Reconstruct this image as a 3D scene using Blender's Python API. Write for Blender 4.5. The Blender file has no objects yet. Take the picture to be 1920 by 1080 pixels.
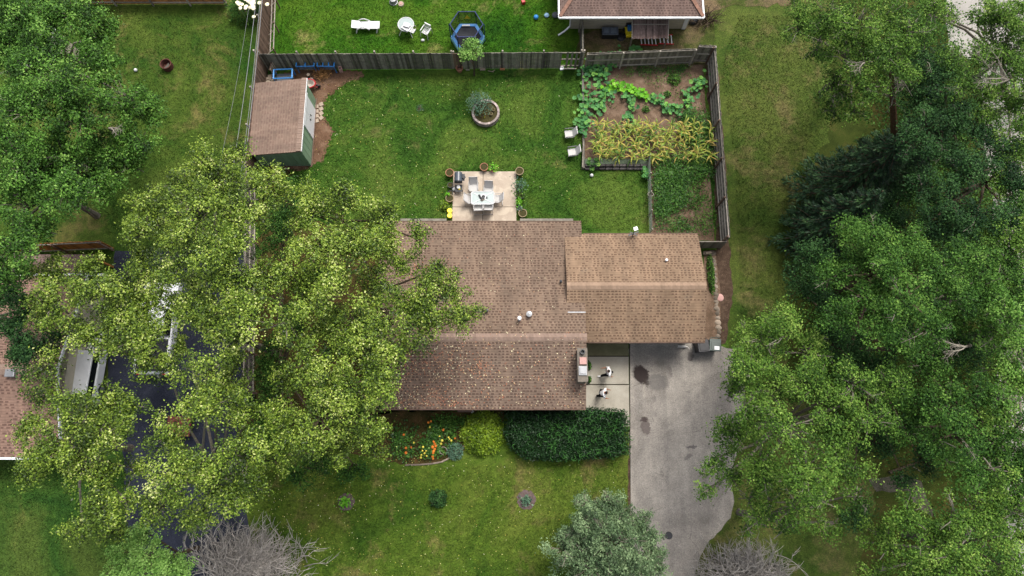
import bpy, bmesh, math, random
import numpy as np
from mathutils import Vector, Matrix
from mathutils.geometry import tessellate_polygon
R = math.radians
random.seed(7); rng = np.random.default_rng(7)
col = bpy.context.scene.collection
sc = bpy.context.scene

# ------------------------------------------------------------------ camera, sky, sun, exposure
H, TH, F = 39.0, R(13.5), 1280.0
cd = bpy.data.cameras.new("camera"); cam = bpy.data.objects.new("camera", cd); col.objects.link(cam)
cam.location = (0, 0, H); cam.rotation_euler = (TH, 0, 0)
cd.sensor_width = 36; cd.lens = 24; cd.clip_end = 2000; cd.clip_start = .5
sc.camera = cam
w = bpy.data.worlds.new("World"); sc.world = w; w.use_nodes = True
nt = w.node_tree; sky = nt.nodes.new("ShaderNodeTexSky"); sky.sky_type = 'NISHITA'
sky.sun_disc = False; sky.sun_elevation = R(62); sky.sun_rotation = R(28)
sky.dust_density = 6; sky.air_density = 1.0; sky.ozone_density = .6
bg = nt.nodes["Background"]; bg.inputs[1].default_value = .15
hs = nt.nodes.new('ShaderNodeHueSaturation'); hs.inputs['Saturation'].default_value = .5   # overcast: a paler sky
nt.links.new(sky.outputs[0], hs.inputs['Color']); nt.links.new(hs.outputs[0], bg.inputs[0])
sl = bpy.data.lights.new("sun", 'SUN'); sun = bpy.data.objects.new("sun", sl); col.objects.link(sun)
sl.energy = 1.6; sl.angle = R(18); sl.color = (1, .965, .9)
sd = Vector((math.sin(R(28))*math.cos(R(62)), math.cos(R(28))*math.cos(R(62)), math.sin(R(62))))
sun.rotation_euler = (-sd).to_track_quat('-Z', 'Y').to_euler()
sc.view_settings.view_transform = 'Standard'; sc.view_settings.look = 'None'
sc.view_settings.exposure = 0.57; sc.view_settings.gamma = 1

# ------------------------------------------------------------------ helpers
def at(px, py, z=0.0):
    u = (px-960)/F; v = (540-py)/F
    d = Vector((u, v*math.cos(TH)+math.sin(TH), v*math.sin(TH)-math.cos(TH)))
    t = (z-H)/d.z
    return Vector((d.x*t, d.y*t, z))
def mpp(px, py, z=0.0):      # metres per photo pixel at that place
    return (at(px+1, py, z)-at(px, py, z)).length

def lin(c): return c/12.92 if c <= .04045 else ((c+.055)/1.055)**2.4
KALB = .78
def S(r, g, b, k=None): 
    k = KALB if k is None else k
    return tuple(min(.85, lin(x/255.)*k) for x in (r, g, b))+(1,)

class N:
    def __init__(s, name):
        s.m = bpy.data.materials.new(name); s.m.use_nodes = True
        s.t = s.m.node_tree; s.b = s.t.nodes["Principled BSDF"]; s.out = s.t.nodes["Material Output"]
    def n(s, typ, **kw):
        nd = s.t.nodes.new(typ)
        for k, v in kw.items():
            if k.startswith('i_'): nd.inputs[int(k[2:])].default_value = v
            else: setattr(nd, k, v)
        return nd
    def l(s, a, b): s.t.links.new(a, b)
    def coord(s, kind='Object'): return s.n("ShaderNodeTexCoord").outputs[kind]
    def noise(s, sc_, det=4, rough=.6, co=None, dist=0):
        nd = s.n("ShaderNodeTexNoise"); nd.inputs['Scale'].default_value = sc_; nd.inputs['Detail'].default_value = det
        nd.inputs['Roughness'].default_value = rough; nd.inputs['Distortion'].default_value = dist
        if co is not None: s.l(co, nd.inputs['Vector'])
        return nd.outputs['Fac']
    def ramp(s, fac, stops, interp='LINEAR'):
        nd = s.n("ShaderNodeValToRGB"); cr = nd.color_ramp; cr.interpolation = interp
        while len(cr.elements) < len(stops): cr.elements.new(.5)
        for e, (p, c) in zip(cr.elements, stops): e.position = p; e.color = c
        s.l(fac, nd.inputs[0]); return nd.outputs[0]
    def mix(s, fac, a, b, mode='MIX'):
        nd = s.n("ShaderNodeMix", data_type='RGBA', blend_type=mode)
        for i, x in ((0, fac), (6, a), (7, b)):
            if hasattr(x, 'is_linked') or hasattr(x, 'links'): s.l(x, nd.inputs[i])
            else: nd.inputs[i].default_value = x
        return nd.outputs[2]
    def math(s, op, a, b=0.0, c=None):
        nd = s.n("ShaderNodeMath", operation=op)
        for i, x in ((0, a), (1, b), (2, c)):
            if x is None: continue
            if hasattr(x, 'links'): s.l(x, nd.inputs[i])
            else: nd.inputs[i].default_value = x
        return nd.outputs[0]
    def attr(s, nm='var'):
        a = s.n("ShaderNodeAttribute"); a.attribute_name = nm; return a.outputs['Fac']
    def bump(s, h, st=.3, dist=.02):
        b = s.n("ShaderNodeBump"); b.inputs['Strength'].default_value = st; b.inputs['Distance'].default_value = dist
        s.l(h, b.inputs['Height']); s.l(b.outputs[0], s.b.inputs['Normal'])
    def fin(s, c, rough=.8, spec=.3, metal=0.0):
        if hasattr(c, 'links'): s.l(c, s.b.inputs['Base Color'])
        else: s.b.inputs['Base Color'].default_value = c
        s.b.inputs['Roughness'].default_value = rough; s.b.inputs['Metallic'].default_value = metal
        s.b.inputs['Specular IOR Level'].default_value = spec
        return s.m

def vary(c, f): return tuple(min(.9, x*f) for x in c[:3])+(1,)
def plain(name, c, rough=.6, spec=.4, metal=0.0, amt=.25, scale=6.0, vk=.35, bump=.0):
    """procedural paint / plastic / wood base: two-scale noise over the colour plus per-face variation"""
    m = N(name); co = m.coord()
    n1 = m.noise(scale, 5, .65, co)
    a = m.ramp(n1, [(.3, vary(c, 1-amt)), (.7, vary(c, 1+amt))])
    v = m.math('MULTIPLY_ADD', m.attr(), vk*2, 1-vk)
    vm = m.n("ShaderNodeVectorMath", operation='SCALE'); m.l(a, vm.inputs[0]); m.l(v, vm.inputs['Scale'])
    if bump: m.bump(m.noise(scale*8, 4, .7, co), bump, .01)
    return m.fin(vm.outputs[0], rough, spec, metal)

def leafmat(name, cols, rough=.5, trans=.3, spec=.35):
    """cols: darkest .. lightest leaf colours chosen by the per-leaf attribute"""
    m = N(name)
    st = [(i/(len(cols)-1), c) for i, c in enumerate(cols)]
    c = m.ramp(m.attr(), st)
    m.fin(c, rough, spec)
    tr = m.n("ShaderNodeBsdfTranslucent"); m.l(c, tr.inputs[0])
    mx = m.n("ShaderNodeMixShader"); mx.inputs[0].default_value = trans
    m.l(m.b.outputs[0], mx.inputs[1]); m.l(tr.outputs[0], mx.inputs[2]); m.l(mx.outputs[0], m.out.inputs[0])
    return m.m

def tag(o, label=None, cat=None, group=None, kind=None):
    if label: o['label'] = label
    if cat: o['category'] = cat
    if group: o['group'] = group
    if kind: o['kind'] = kind
    return o
def thing(name, label, cat, loc=(0, 0, 0), rz=0, group=None):
    o = bpy.data.objects.new(name, None); col.objects.link(o); o.location = loc; o.rotation_euler = (0, 0, rz)
    o.empty_display_size = .2
    return tag(o, label, cat, group)
def copy_tree(o, parent=None):
    c = o.copy(); col.objects.link(c)
    if parent is not None: c.parent = parent
    for ch in o.children: copy_tree(ch, c)
    return c
def again(o, loc, rz=None, label=None, scale=None, group=None):
    c = copy_tree(o); c.location = loc
    if rz is not None: c.rotation_euler = (0, 0, rz)
    if scale: c.scale = (scale,)*3 if not isinstance(scale, tuple) else scale
    if label: c['label'] = label
    if group: c['group'] = group
    return c

class MB:
    def __init__(s): s.v = []; s.f = []; s.c = []; s.mi = []; s.m = 0
    def add(s, vs, fs, var=.5):
        b = len(s.v); s.v += [tuple(x) for x in vs]; s.f += [tuple(b+i for i in f) for f in fs]
        s.c += [var]*len(fs); s.mi += [s.m]*len(fs); return s
    def box(s, c, sz, rz=0, var=.5, M=None, taper=1.0):
        x, y, z = (q/2 for q in sz); vs = []
        for k in (-1, 1):
            t = taper if k == 1 else 1
            for a, b in ((-1, -1), (1, -1), (1, 1), (-1, 1)): vs.append(Vector((a*x*t, b*y*t, k*z)))
        m = (M if M is not None else Matrix.Rotation(rz, 3, 'Z')); c = Vector(c)
        return s.add([m @ v + c for v in vs], [(3, 2, 1, 0), (4, 5, 6, 7), (0, 1, 5, 4), (1, 2, 6, 5), (2, 3, 7, 6), (3, 0, 4, 7)], var)
    def bar(s, a, b, w_, t_=None, var=.5):
        a = Vector(a); b = Vector(b); d = b-a; q = d.to_track_quat('X', 'Z').to_matrix()
        return s.box((a+b)/2, (d.length, w_, t_ or w_), M=q, var=var)
    def tube(s, pts, rs, n=6, var=.5, caps=True):
        pts = [Vector(p) for p in pts]
        if not hasattr(rs, '__len__'): rs = [rs]*len(pts)
        vs = []; fs = []
        for i, p in enumerate(pts):
            d = (pts[min(i+1, len(pts)-1)]-pts[max(i-1, 0)]); q = d.to_track_quat('Z', 'Y')
            for k in range(n):
                a = 2*math.pi*k/n; vs.append(p+q @ Vector((math.cos(a)*rs[i], math.sin(a)*rs[i], 0)))
        for i in range(len(pts)-1):
            for k in range(n):
                k2 = (k+1) % n; fs.append((i*n+k, i*n+k2, (i+1)*n+k2, (i+1)*n+k))
        if caps: fs.append(tuple(range(n-1, -1, -1))); fs.append(tuple((len(pts)-1)*n+k for k in range(n)))
        return s.add(vs, fs, var)
    def lathe(s, prof, c=(0, 0, 0), n=20, var=.5, sx=1, sy=1):
        c = Vector(c); vs = []; fs = []
        for r, z in prof:
            for k in range(n):
                a = 2*math.pi*k/n; vs.append(c+Vector((math.cos(a)*r*sx, math.sin(a)*r*sy, z)))
        for i in range(len(prof)-1):
            for k in range(n):
                k2 = (k+1) % n; fs.append((i*n+k, i*n+k2, (i+1)*n+k2, (i+1)*n+k))
        return s.add(vs, fs, var)
    def prism(s, poly, z0, z1, var=.5):
        n = len(poly); vs = [(p[0], p[1], z0) for p in poly]+[(p[0], p[1], z1) for p in poly]
        tr = tessellate_polygon([[Vector((p[0], p[1], 0)) for p in poly]])
        fs = [tuple(i+n for i in t) for t in tr]+[tuple(t) for t in tr]
        fs += [(i, (i+1) % n, (i+1) % n+n, i+n) for i in range(n)]
        return s.add(vs, fs, var)
    def build(s, name, mat, parent=None, smooth=False, bevel=0, fixn=False):
        me = bpy.data.meshes.new(name); me.from_pydata(s.v, [], s.f)
        for m in (mat if isinstance(mat, (list, tuple)) else [mat]): me.materials.append(m)
        a = me.attributes.new('var', 'FLOAT', 'FACE'); a.data.foreach_set('value', s.c)
        me.polygons.foreach_set('material_index', s.mi)
        if fixn:
            bm = bmesh.new(); bm.from_mesh(me); bmesh.ops.recalc_face_normals(bm, faces=bm.faces); bm.to_mesh(me); bm.free()
        if smooth: me.shade_smooth()
        o = bpy.data.objects.new(name, me); col.objects.link(o)
        if parent is not None: o.parent = parent
        if bevel:
            b = o.modifiers.new('bevel', 'BEVEL'); b.width = bevel; b.segments = 2; b.limit_method = 'ANGLE'
        return o

def leaf_obj(name, mat, C, size, parent=None, up=.8, aspect=.6, var=None, dirs=None, nb=None):
    """one mesh of pointed leaves; C = Nx3 centres"""
    C = np.asarray(C, dtype=np.float32); n = len(C)
    nr = rng.normal(size=(n, 3)); nr[:, 2] = np.abs(nr[:, 2])+up
    if nb is not None: nr = nr*.75+nb
    nr /= np.linalg.norm(nr, axis=1)[:, None]
    t = rng.normal(size=(n, 3)) if dirs is None else dirs+rng.normal(size=(n, 3))*.35
    t -= nr*(t*nr).sum(1)[:, None]; t /= np.linalg.norm(t, axis=1)[:, None]
    b = np.cross(nr, t)
    sz = (size*rng.uniform(.65, 1.3, n))[:, None]
    v = np.empty((n, 4, 3), np.float32)
    v[:, 0] = C-t*sz*.5; v[:, 1] = C+b*sz*aspect*.5+nr*sz*.1+t*sz*.05; v[:, 2] = C+t*sz*.5-nr*sz*.08; v[:, 3] = C-b*sz*aspect*.5+nr*sz*.1+t*sz*.05
    me = bpy.data.meshes.new(name); me.vertices.add(4*n); me.vertices.foreach_set('co', v.ravel())
    me.loops.add(4*n); me.loops.foreach_set('vertex_index', np.arange(4*n, dtype=np.int32))
    me.polygons.add(n); me.polygons.foreach_set('loop_start', np.arange(0, 4*n, 4, dtype=np.int32))
    try: me.polygons.foreach_set('loop_total', np.full(n, 4, np.int32))
    except Exception: pass
    me.update(calc_edges=True)
    a = me.attributes.new('var', 'FLOAT', 'FACE')
    vv = rng.random(n) if var is None else np.clip(np.asarray(var), 0, 1)
    a.data.foreach_set('value', vv.astype(np.float32))
    me.materials.append(mat)
    o = bpy.data.objects.new(name, me); col.objects.link(o)
    if parent is not None: o.parent = parent
    return o

def ragged(poly, step=.5, amp=.18):
    out = []
    for i in range(len(poly)):
        a = Vector(poly[i][:2]); b = Vector(poly[(i+1) % len(poly)][:2]); n = max(1, int((b-a).length/step))
        for k in range(n):
            p = a.lerp(b, k/n); out.append((p.x+random.uniform(-amp, amp), p.y+random.uniform(-amp, amp)))
    return out
def sheet(name, poly, z, mat, rag=0, step=.4, kind='structure', label=None):
    p = ragged(poly, step, rag) if rag else [tuple(q[:2]) for q in poly]
    vs = [(x, y, z) for x, y in p]
    tr = tessellate_polygon([[Vector((x, y, 0)) for x, y in p]])
    me = bpy.data.meshes.new(name); me.from_pydata(vs, [], [tuple(t) for t in tr]); me.materials.append(mat)
    bm = bmesh.new(); bm.from_mesh(me); bmesh.ops.recalc_face_normals(bm, faces=bm.faces)
    if sum(f.normal.z for f in bm.faces) < 0: bmesh.ops.reverse_faces(bm, faces=bm.faces)
    bm.to_mesh(me); bm.free()
    o = bpy.data.objects.new(name, me); col.objects.link(o); o['kind'] = kind
    if label: o['label'] = label
    return o
def ap(pts, z=0): return [at(x, y, z) for x, y in pts]

# ------------------------------------------------------------------ materials
def grass_mat(name, dark, mid, lite, tan, tanlvl=.62, soil=None, sc_=.22, fine=.5):
    m = N(name); co = m.coord()
    big = m.noise(sc_, 6, .68, co, .6)
    base = m.ramp(big, [(.32, dark), (.46, mid), (.60, lite)])
    t = m.noise(.33, 9, .74, co, .3)
    tf = m.ramp(t, [(tanlvl-.07, (0, 0, 0, 1)), (tanlvl+.07, (1, 1, 1, 1))])
    b2 = m.mix(tf, base, tan)
    mid_n = m.noise(2.6, 6, .75, co)
    b3 = m.mix(.75, b2, m.ramp(mid_n, [(.3, (.5, .5, .5, 1)), (.7, (1.45, 1.42, 1.3, 1))]), 'MULTIPLY')
    f = m.noise(13, 5, .8, co)
    b4 = m.mix(fine*1.5, b3, m.ramp(f, [(.32, (.42, .46, .42, 1)), (.5, (.95, .95, .95, 1)), (.68, (1.8, 1.7, 1.4, 1))]), 'MULTIPLY')
    if soil is not None:
        sn = m.noise(.7, 8, .75, co, .2); sf = m.ramp(sn, [(.62, (0, 0, 0, 1)), (.70, (1, 1, 1, 1))]); b4 = m.mix(sf, b4, soil)
    m.bump(f, .9, .06)
    return m.fin(b4, .9, .15)
G_yard = grass_mat("lawn_grass", S(38, 76, 22), S(64, 100, 32), S(90, 116, 46), S(124, 124, 76), .63)
G_ngb = grass_mat("bright_lawn_grass", S(34, 78, 12), S(56, 102, 16), S(80, 116, 30), S(142, 138, 86), .62)
G_front = grass_mat("front_lawn_grass", S(52, 84, 22), S(80, 106, 34), S(102, 120, 48), S(126, 118, 74), .60)
G_side = grass_mat("side_lawn_grass", S(50, 78, 24), S(72, 92, 36), S(88, 102, 46), S(112, 108, 68), .57)
G_west = grass_mat("west_lawn_grass", S(38, 76, 28), S(58, 92, 34), S(80, 102, 44), S(108, 116, 60), .66)
G_weed = grass_mat("weedy_verge", S(48, 66, 24), S(70, 84, 36), S(92, 88, 56), S(120, 104, 82), .5)

def soil_mat(name, a, b, c, sc_=1.2, fleck=None):
    m = N(name); co = m.coord()
    x = m.ramp(m.noise(sc_, 8, .72, co, .3), [(.3, a), (.5, b), (.7, c)])
    f = m.noise(18, 5, .8, co)
    y = m.mix(.8, x, m.ramp(f, [(.3, (.5, .5, .5, 1)), (.7, (1.5, 1.45, 1.4, 1))]), 'MULTIPLY')
    if fleck is not None:
        v = m.n("ShaderNodeTexVoronoi"); v.inputs['Scale'].default_value = 9; m.l(co, v.inputs['Vector'])
        ff = m.ramp(v.outputs['Distance'], [(.10, (1, 1, 1, 1)), (.16, (0, 0, 0, 1))]); y = m.mix(ff, y, fleck)
    m.bump(f, .8, .05)
    return m.fin(y, .95, .1)
M_soil = soil_mat("garden_soil", S(92, 76, 60), S(120, 100, 84), S(150, 130, 112))
M_dirt = soil_mat("bare_dirt", S(88, 66, 50), S(118, 92, 74), S(142, 118, 98))
M_mulch = soil_mat("bark_mulch", S(66, 54, 44), S(88, 72, 60), S(110, 94, 80), 2.5, S(142, 118, 100))
M_litter = soil_mat("leaf_litter", S(54, 56, 28), S(76, 68, 38), S(108, 84, 54), 2.0, S(140, 118, 80))
M_forest = soil_mat("woodland_floor", S(44, 58, 22), S(66, 78, 32), S(94, 86, 48), .5)

def concrete_mat(name, a, b, c, spots=.0, sc_=.8):
    m = N(name); co = m.coord()
    x = m.ramp(m.noise(sc_, 7, .65, co, .4), [(.3, a), (.5, b), (.72, c)])
    f = m.noise(22, 5, .85, co)
    y = m.mix(.55, x, m.ramp(f, [(.3, (.7, .7, .7, 1)), (.7, (1.25, 1.25, 1.25, 1))]), 'MULTIPLY')
    if spots:
        sn = m.noise(1.6, 3, .5, co, .5); y = m.mix(m.ramp(sn, [(.55, (0, 0, 0, 1)), (.60, (spots,)*3+(1,))]), y, vary(c, 1.12))
    m.bump(f, .35, .02)
    return m.fin(y, .85, .3)
M_patio = concrete_mat("patio_concrete", S(176, 160, 142), S(192, 176, 158), S(206, 192, 172), .55)
M_walk = concrete_mat("walkway_concrete", S(158, 152, 138), S(176, 170, 156), S(188, 184, 170))
M_walkmoss = concrete_mat("mossy_concrete", S(104, 102, 74), S(124, 122, 92), S(140, 138, 108))
M_road = concrete_mat("pale_road", S(156, 152, 146), S(172, 168, 161), S(184, 180, 173))
STAINS = [(1202, 703, .50, .62, .5, 1.0, (58, 50, 48)), (1212, 717, .2, .26, .3, .9, (66, 58, 54)), (1233, 716, .7, .55, 0, .6, (100, 97, 95)), (1211, 800, .3, .55, .1, .75, (92, 82, 80)), (1207, 786, .24, .2, 0, .85, (72, 62, 60)),
  (1297, 839, .36, .12, .1, .8, (98, 92, 92)), (1290, 857, .26, .14, .6, .6, (108, 102, 100)), (1294, 668, .2, .3, 0, .75, (84, 76, 74)), (1256, 695, .14, .36, .3, .5, (104, 98, 96)), (1226, 747, .18, .18, 0, .5, (110, 104, 102)), (1270, 660, 2.0, .5, 0, .3, (100, 98, 96)), (1228, 776, .16, .2, 0, .4, (110, 104, 102)), (1280, 740, .45, 1.6, .15, .25, (120, 116, 112))]
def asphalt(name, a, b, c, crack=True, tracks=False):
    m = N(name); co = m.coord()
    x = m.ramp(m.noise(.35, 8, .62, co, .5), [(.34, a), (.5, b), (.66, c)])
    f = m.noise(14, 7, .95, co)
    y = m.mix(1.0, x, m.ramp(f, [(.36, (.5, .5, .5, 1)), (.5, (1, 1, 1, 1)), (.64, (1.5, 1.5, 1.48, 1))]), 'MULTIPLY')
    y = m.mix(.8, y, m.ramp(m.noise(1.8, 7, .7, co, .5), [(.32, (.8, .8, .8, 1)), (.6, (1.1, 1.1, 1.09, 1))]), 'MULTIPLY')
    if tracks:
        mp = m.n("ShaderNodeMapping"); mp.inputs['Scale'].default_value = (1.0, .06, 1); m.l(co, mp.inputs['Vector'])
        tn = m.noise(.9, 4, .6, mp.outputs[0]); y = m.mix(.8, y, m.ramp(tn, [(.35, (.7, .7, .71, 1)), (.62, (1.14, 1.13, 1.12, 1))]), 'MULTIPLY')
    if tracks:
        nn0 = m.n("ShaderNodeTexNoise"); nn0.inputs['Scale'].default_value = 3.5; nn0.inputs['Detail'].default_value = 9; nn0.inputs['Roughness'].default_value = .75; m.l(co, nn0.inputs['Vector'])
        wob = m.n("ShaderNodeVectorMath", operation='MULTIPLY_ADD'); m.l(nn0.outputs['Color'], wob.inputs[0]); wob.inputs[1].default_value = (.7, .7, 0); m.l(co, wob.inputs[2])
        for (sx0, sy0, rx, ry, ro, st, cl) in STAINS:
            p_ = at(sx0, sy0); mp_ = m.n("ShaderNodeMapping", vector_type='TEXTURE'); mp_.inputs['Location'].default_value = (p_.x+.35, p_.y+.35, 0); mp_.inputs['Rotation'].default_value = (0, 0, ro); mp_.inputs['Scale'].default_value = (rx, ry, 1)
            m.l(wob.outputs[0], mp_.inputs['Vector']); le = m.n("ShaderNodeVectorMath", operation='LENGTH'); m.l(mp_.outputs[0], le.inputs[0])
            y = m.mix(m.ramp(le.outputs['Value'], [(.74, (st,)*3+(1,)), (1.0, (0, 0, 0, 1))]), y, S(*cl))
    if crack:
        wv = m.n("ShaderNodeTexVoronoi", feature='DISTANCE_TO_EDGE'); wv.inputs['Scale'].default_value = .55
        nn = m.n("ShaderNodeTexNoise"); nn.inputs['Scale'].default_value = 1.5; nn.inputs['Detail'].default_value = 6; m.l(co, nn.inputs['Vector'])
        ad = m.mix(.35, co, nn.outputs['Color'], 'ADD'); m.l(ad, wv.inputs['Vector'])
        gate = m.noise(.5, 3, .5, co)
        cf = m.ramp(wv.outputs['Distance'], [(.002, (.62, .62, .62, 1)), (.008, (1, 1, 1, 1))])
        y = m.mix(m.ramp(gate, [(.5, (0, 0, 0, 1)), (.56, (1, 1, 1, 1))]), y, m.mix(1.0, y, cf, 'MULTIPLY'))
    m.bump(f, .5, .02)
    return m.fin(y, .9, .2)
M_drive = asphalt("worn_grey_asphalt", S(140, 134, 127), S(160, 154, 146), S(178, 171, 161), True, True)
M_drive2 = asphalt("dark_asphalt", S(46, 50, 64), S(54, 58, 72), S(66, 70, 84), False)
M_stain = plain("oil_stain", S(84, 72, 68), .8, .3, amt=.25, scale=3)
M_stain2 = plain("faint_stain", S(134, 128, 124), .9, .2, amt=.18, scale=4)
M_joint = plain("joint_dark", S(70, 64, 54), .9, .1)

def shingle_mat(name, base, dark, gap=.58, stain=(.8, 1.12), tab=.2, course=.15):
    m = N(name); co = m.coord(); sp = m.n("ShaderNodeSeparateXYZ"); m.l(co, sp.inputs[0])
    row = m.math('FLOOR', m.math('DIVIDE', sp.outputs[1], course))
    wn = m.n("ShaderNodeTexWhiteNoise", noise_dimensions='1D'); m.l(row, wn.inputs['W'])
    cx = m.math('ADD', m.math('DIVIDE', sp.outputs[0], tab), m.math('MULTIPLY', wn.outputs[0], 7.3))
    colf = m.math('FLOOR', cx)
    cb = m.n("ShaderNodeCombineXYZ"); m.l(colf, cb.inputs[0]); m.l(row, cb.inputs[1])
    w2 = m.n("ShaderNodeTexWhiteNoise", noise_dimensions='2D'); m.l(cb.outputs[0], w2.inputs['Vector'])
    fy = m.math('FRACT', m.math('DIVIDE', sp.outputs[1], course))
    fx = m.math('FRACT', cx)
    isd = m.math('MULTIPLY', m.math('MULTIPLY', m.math('GREATER_THAN', w2.outputs[0], gap-.26), m.math('LESS_THAN', fx, m.math('MULTIPLY_ADD', m.math('FRACT', m.math('MULTIPLY', w2.outputs[0], 37.0)), .4, .42))), m.math('LESS_THAN', fy, .62))
    tint = m.ramp(w2.outputs[0], [(0, vary(base, .84)), (.55, vary(base, 1.08)), (1, vary(base, .96))])
    c = m.mix(isd, tint, dark)
    edge = m.math('LESS_THAN', fy, .14)
    c = m.mix(m.math('MULTIPLY', edge, .55), c, vary(dark, .72))
    n1 = m.noise(.55, 6, .6, co, .4)
    c = m.mix(1.0, c, m.ramp(n1, [(.3, (stain[0],)*3+(1,)), (.7, (stain[1],)*3+(1,))]), 'MULTIPLY')
    mp = m.n("ShaderNodeMapping"); mp.inputs['Scale'].default_value = (1.1, .22, 1); m.l(co, mp.inputs['Vector'])
    c = m.mix(.8, c, m.ramp(m.noise(1.6, 5, .6, mp.outputs[0]), [(.30, (.70, .71, .72, 1)), (.68, (1.2, 1.18, 1.14, 1))]), 'MULTIPLY')
    c = m.mix(m.ramp(m.noise(1.3, 7, .7, co), [(.60, (0, 0, 0, 1)), (.74, (.35, .35, .35, 1))]), c, S(126, 124, 110))
    g = m.noise(60, 3, .8, co); m.bump(g, .4, .01)
    c = m.mix(.5, c, m.ramp(g, [(.3, (.75, .75, .75, 1)), (.7, (1.25, 1.25, 1.25, 1))]), 'MULTIPLY')
    return m.fin(c, .92, .15)
SH_main = shingle_mat("brown_shingles", S(142, 122, 106), S(106, 87, 76))
SH_south = shingle_mat("shaded_brown_shingles", S(138, 119, 105), S(100, 82, 73), .5)  # south slope's copy of the shingles, its shade put into a darker colour
SH_gar = shingle_mat("tan_shingles", S(156, 132, 110), S(118, 96, 80), .56)
SH_shed = shingle_mat("shed_shingles", S(146, 125, 112), S(134, 112, 101), .6, (.82, 1.1), .32, .17)
SH_ngb = shingle_mat("neighbour_shingles", S(132, 112, 104), S(102, 84, 78), .5)
SH_west = shingle_mat("west_house_shingles", S(154, 126, 112), S(116, 92, 82), .6, tab=.3)

M_white = plain("white_paint", S(226, 228, 230, .95), .45, .5, amt=.05, vk=.1)
M_plastic = plain("white_plastic", S(228, 229, 228, .74), .4, .5, amt=.04, vk=.1)
M_grey_met = plain("grey_metal", S(150, 152, 155), .4, .5, .4, amt=.1, vk=.15)
M_dark_met = plain("dark_metal", S(44, 46, 50), .45, .5, .2)
M_glass = N("window_glass"); M_glass = M_glass.fin(S(22, 26, 30), .08, .6)
M_siding = plain("beige_siding", S(196, 188, 168), .7, .3, amt=.08, vk=.2)
M_brickw = plain("house_wall_brick", S(128, 100, 84), .85, .2, amt=.2)
M_concs = plain("grey_render", S(126, 118, 108), .85, .2, amt=.2, bump=.3)
M_wood_old = plain("weathered_wood", S(136, 130, 118), .9, .1, amt=.3, scale=5, vk=.45, bump=.4)
M_wood_dark = plain("dark_weathered_wood", S(128, 124, 116), .9, .1, amt=.35, scale=3, vk=.5, bump=.4)
M_wood_brown = plain("brown_weathered_wood", S(118, 98, 86), .9, .1, amt=.3, scale=3, vk=.4, bump=.4)
M_rail = plain("pale_fence_rail", S(170, 162, 150), .9, .1, amt=.25, scale=4, vk=.35)
M_cedar = plain("fresh_cedar", S(186, 128, 72), .8, .2, amt=.25, scale=4, vk=.35)
M_green_sd = plain("green_siding", S(136, 166, 136), .6, .4, amt=.1, scale=3, vk=.2)
M_bark = plain("bark_brown", S(96, 84, 70), .95, .1, amt=.4, scale=8, bump=.6)
M_barkg = plain("bark_grey", S(126, 120, 108), .95, .1, amt=.3, scale=8, bump=.5)
M_twig = plain("dead_twig", S(138, 132, 120), .9, .1, amt=.3, scale=6)
M_terra = plain("terracotta", S(168, 122, 96), .8, .2, amt=.15)
M_potrim = plain("pot_rim", S(158, 142, 112), .8, .2, amt=.2)
M_potsoil = plain("pot_soil", S(74, 70, 44), .95, .1, amt=.4, scale=20)
M_blackp = plain("black_plastic", S(46, 46, 50), .5, .4, amt=.2)
M_darkgreen = plain("dark_green_plastic", S(62, 78, 72), .4, .5, amt=.15)
M_blue = plain("blue_paint", S(40, 120, 190), .45, .5, amt=.15)
M_bluelt = plain("light_blue_vinyl", S(60, 150, 226), .4, .5, amt=.1)
M_bluedk = plain("navy_vinyl", S(24, 44, 104), .6, .4, amt=.15)
M_red = plain("red_paint", S(196, 40, 48), .4, .5, amt=.12)
M_yellow = plain("yellow_plastic", S(240, 216, 40, .95), .4, .5, amt=.08)
M_stone = plain("field_stone", S(140, 128, 114), .9, .2, amt=.3, scale=7, vk=.4, bump=.6)
M_paver = plain("paver_block", S(176, 160, 142), .9, .2, amt=.15, vk=.35)
M_pink = plain("pinkish_block", S(200, 158, 150), .85, .2, amt=.12)
M_shadecloth = plain("pale_sling_fabric", S(212, 210, 206, .75), .8, .2, amt=.05, vk=.1)
M_frame = plain("grey_powder_frame", S(190, 188, 186), .4, .5, .1, amt=.05, vk=.1)
M_tglass = N("frosted_table_glass"); M_tglass = M_tglass.fin(S(176, 192, 190, .7), .25, .5)
M_mesh = plain("wire_mesh_green", S(110, 122, 112), .8, .2, amt=.2)

# foliage
L_oak = leafmat("glossy_olive_leaves", [S(38, 55, 20, .9), S(75, 100, 32, .95), S(114, 140, 48, 1.0), S(158, 178, 74, 1.0), S(204, 210, 140, .95)], .42, .14, .25)  # end tones carry the crown's highlights and dark gaps as leaf colour
L_maple = leafmat("fresh_green_leaves", [S(36, 62, 24, .9), S(62, 100, 36, .9), S(92, 138, 50, .95), S(138, 176, 84, .95)], .55, .2, .2)
L_birch = leafmat("light_green_leaves", [S(40, 66, 26, .9), S(72, 106, 40, .9), S(104, 140, 54, .95), S(146, 172, 84, .95)], .6, .18, .12)
L_mid = leafmat("mid_green_leaves", [S(32, 60, 26, .9), S(56, 92, 36, .9), S(82, 122, 48, .95), S(116, 152, 68, .95)], .6, .15, .12)
L_dark = leafmat("deep_green_leaves", [S(24, 48, 28, .9), S(42, 72, 38, .9), S(58, 94, 46, .9), S(84, 120, 66, .9)], .6, .12, .12)
L_spruce = leafmat("spruce_needles", [S(22, 44, 28, .9), S(34, 62, 36, .9), S(48, 82, 46, .9), S(78, 112, 62, .9)], .6, .1)
L_blue = leafmat("silvery_green_leaves", [S(58, 80, 50, .85), S(84, 110, 72, .85), S(114, 140, 96, .9), S(150, 174, 126, .9)], .6, .2)
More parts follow.
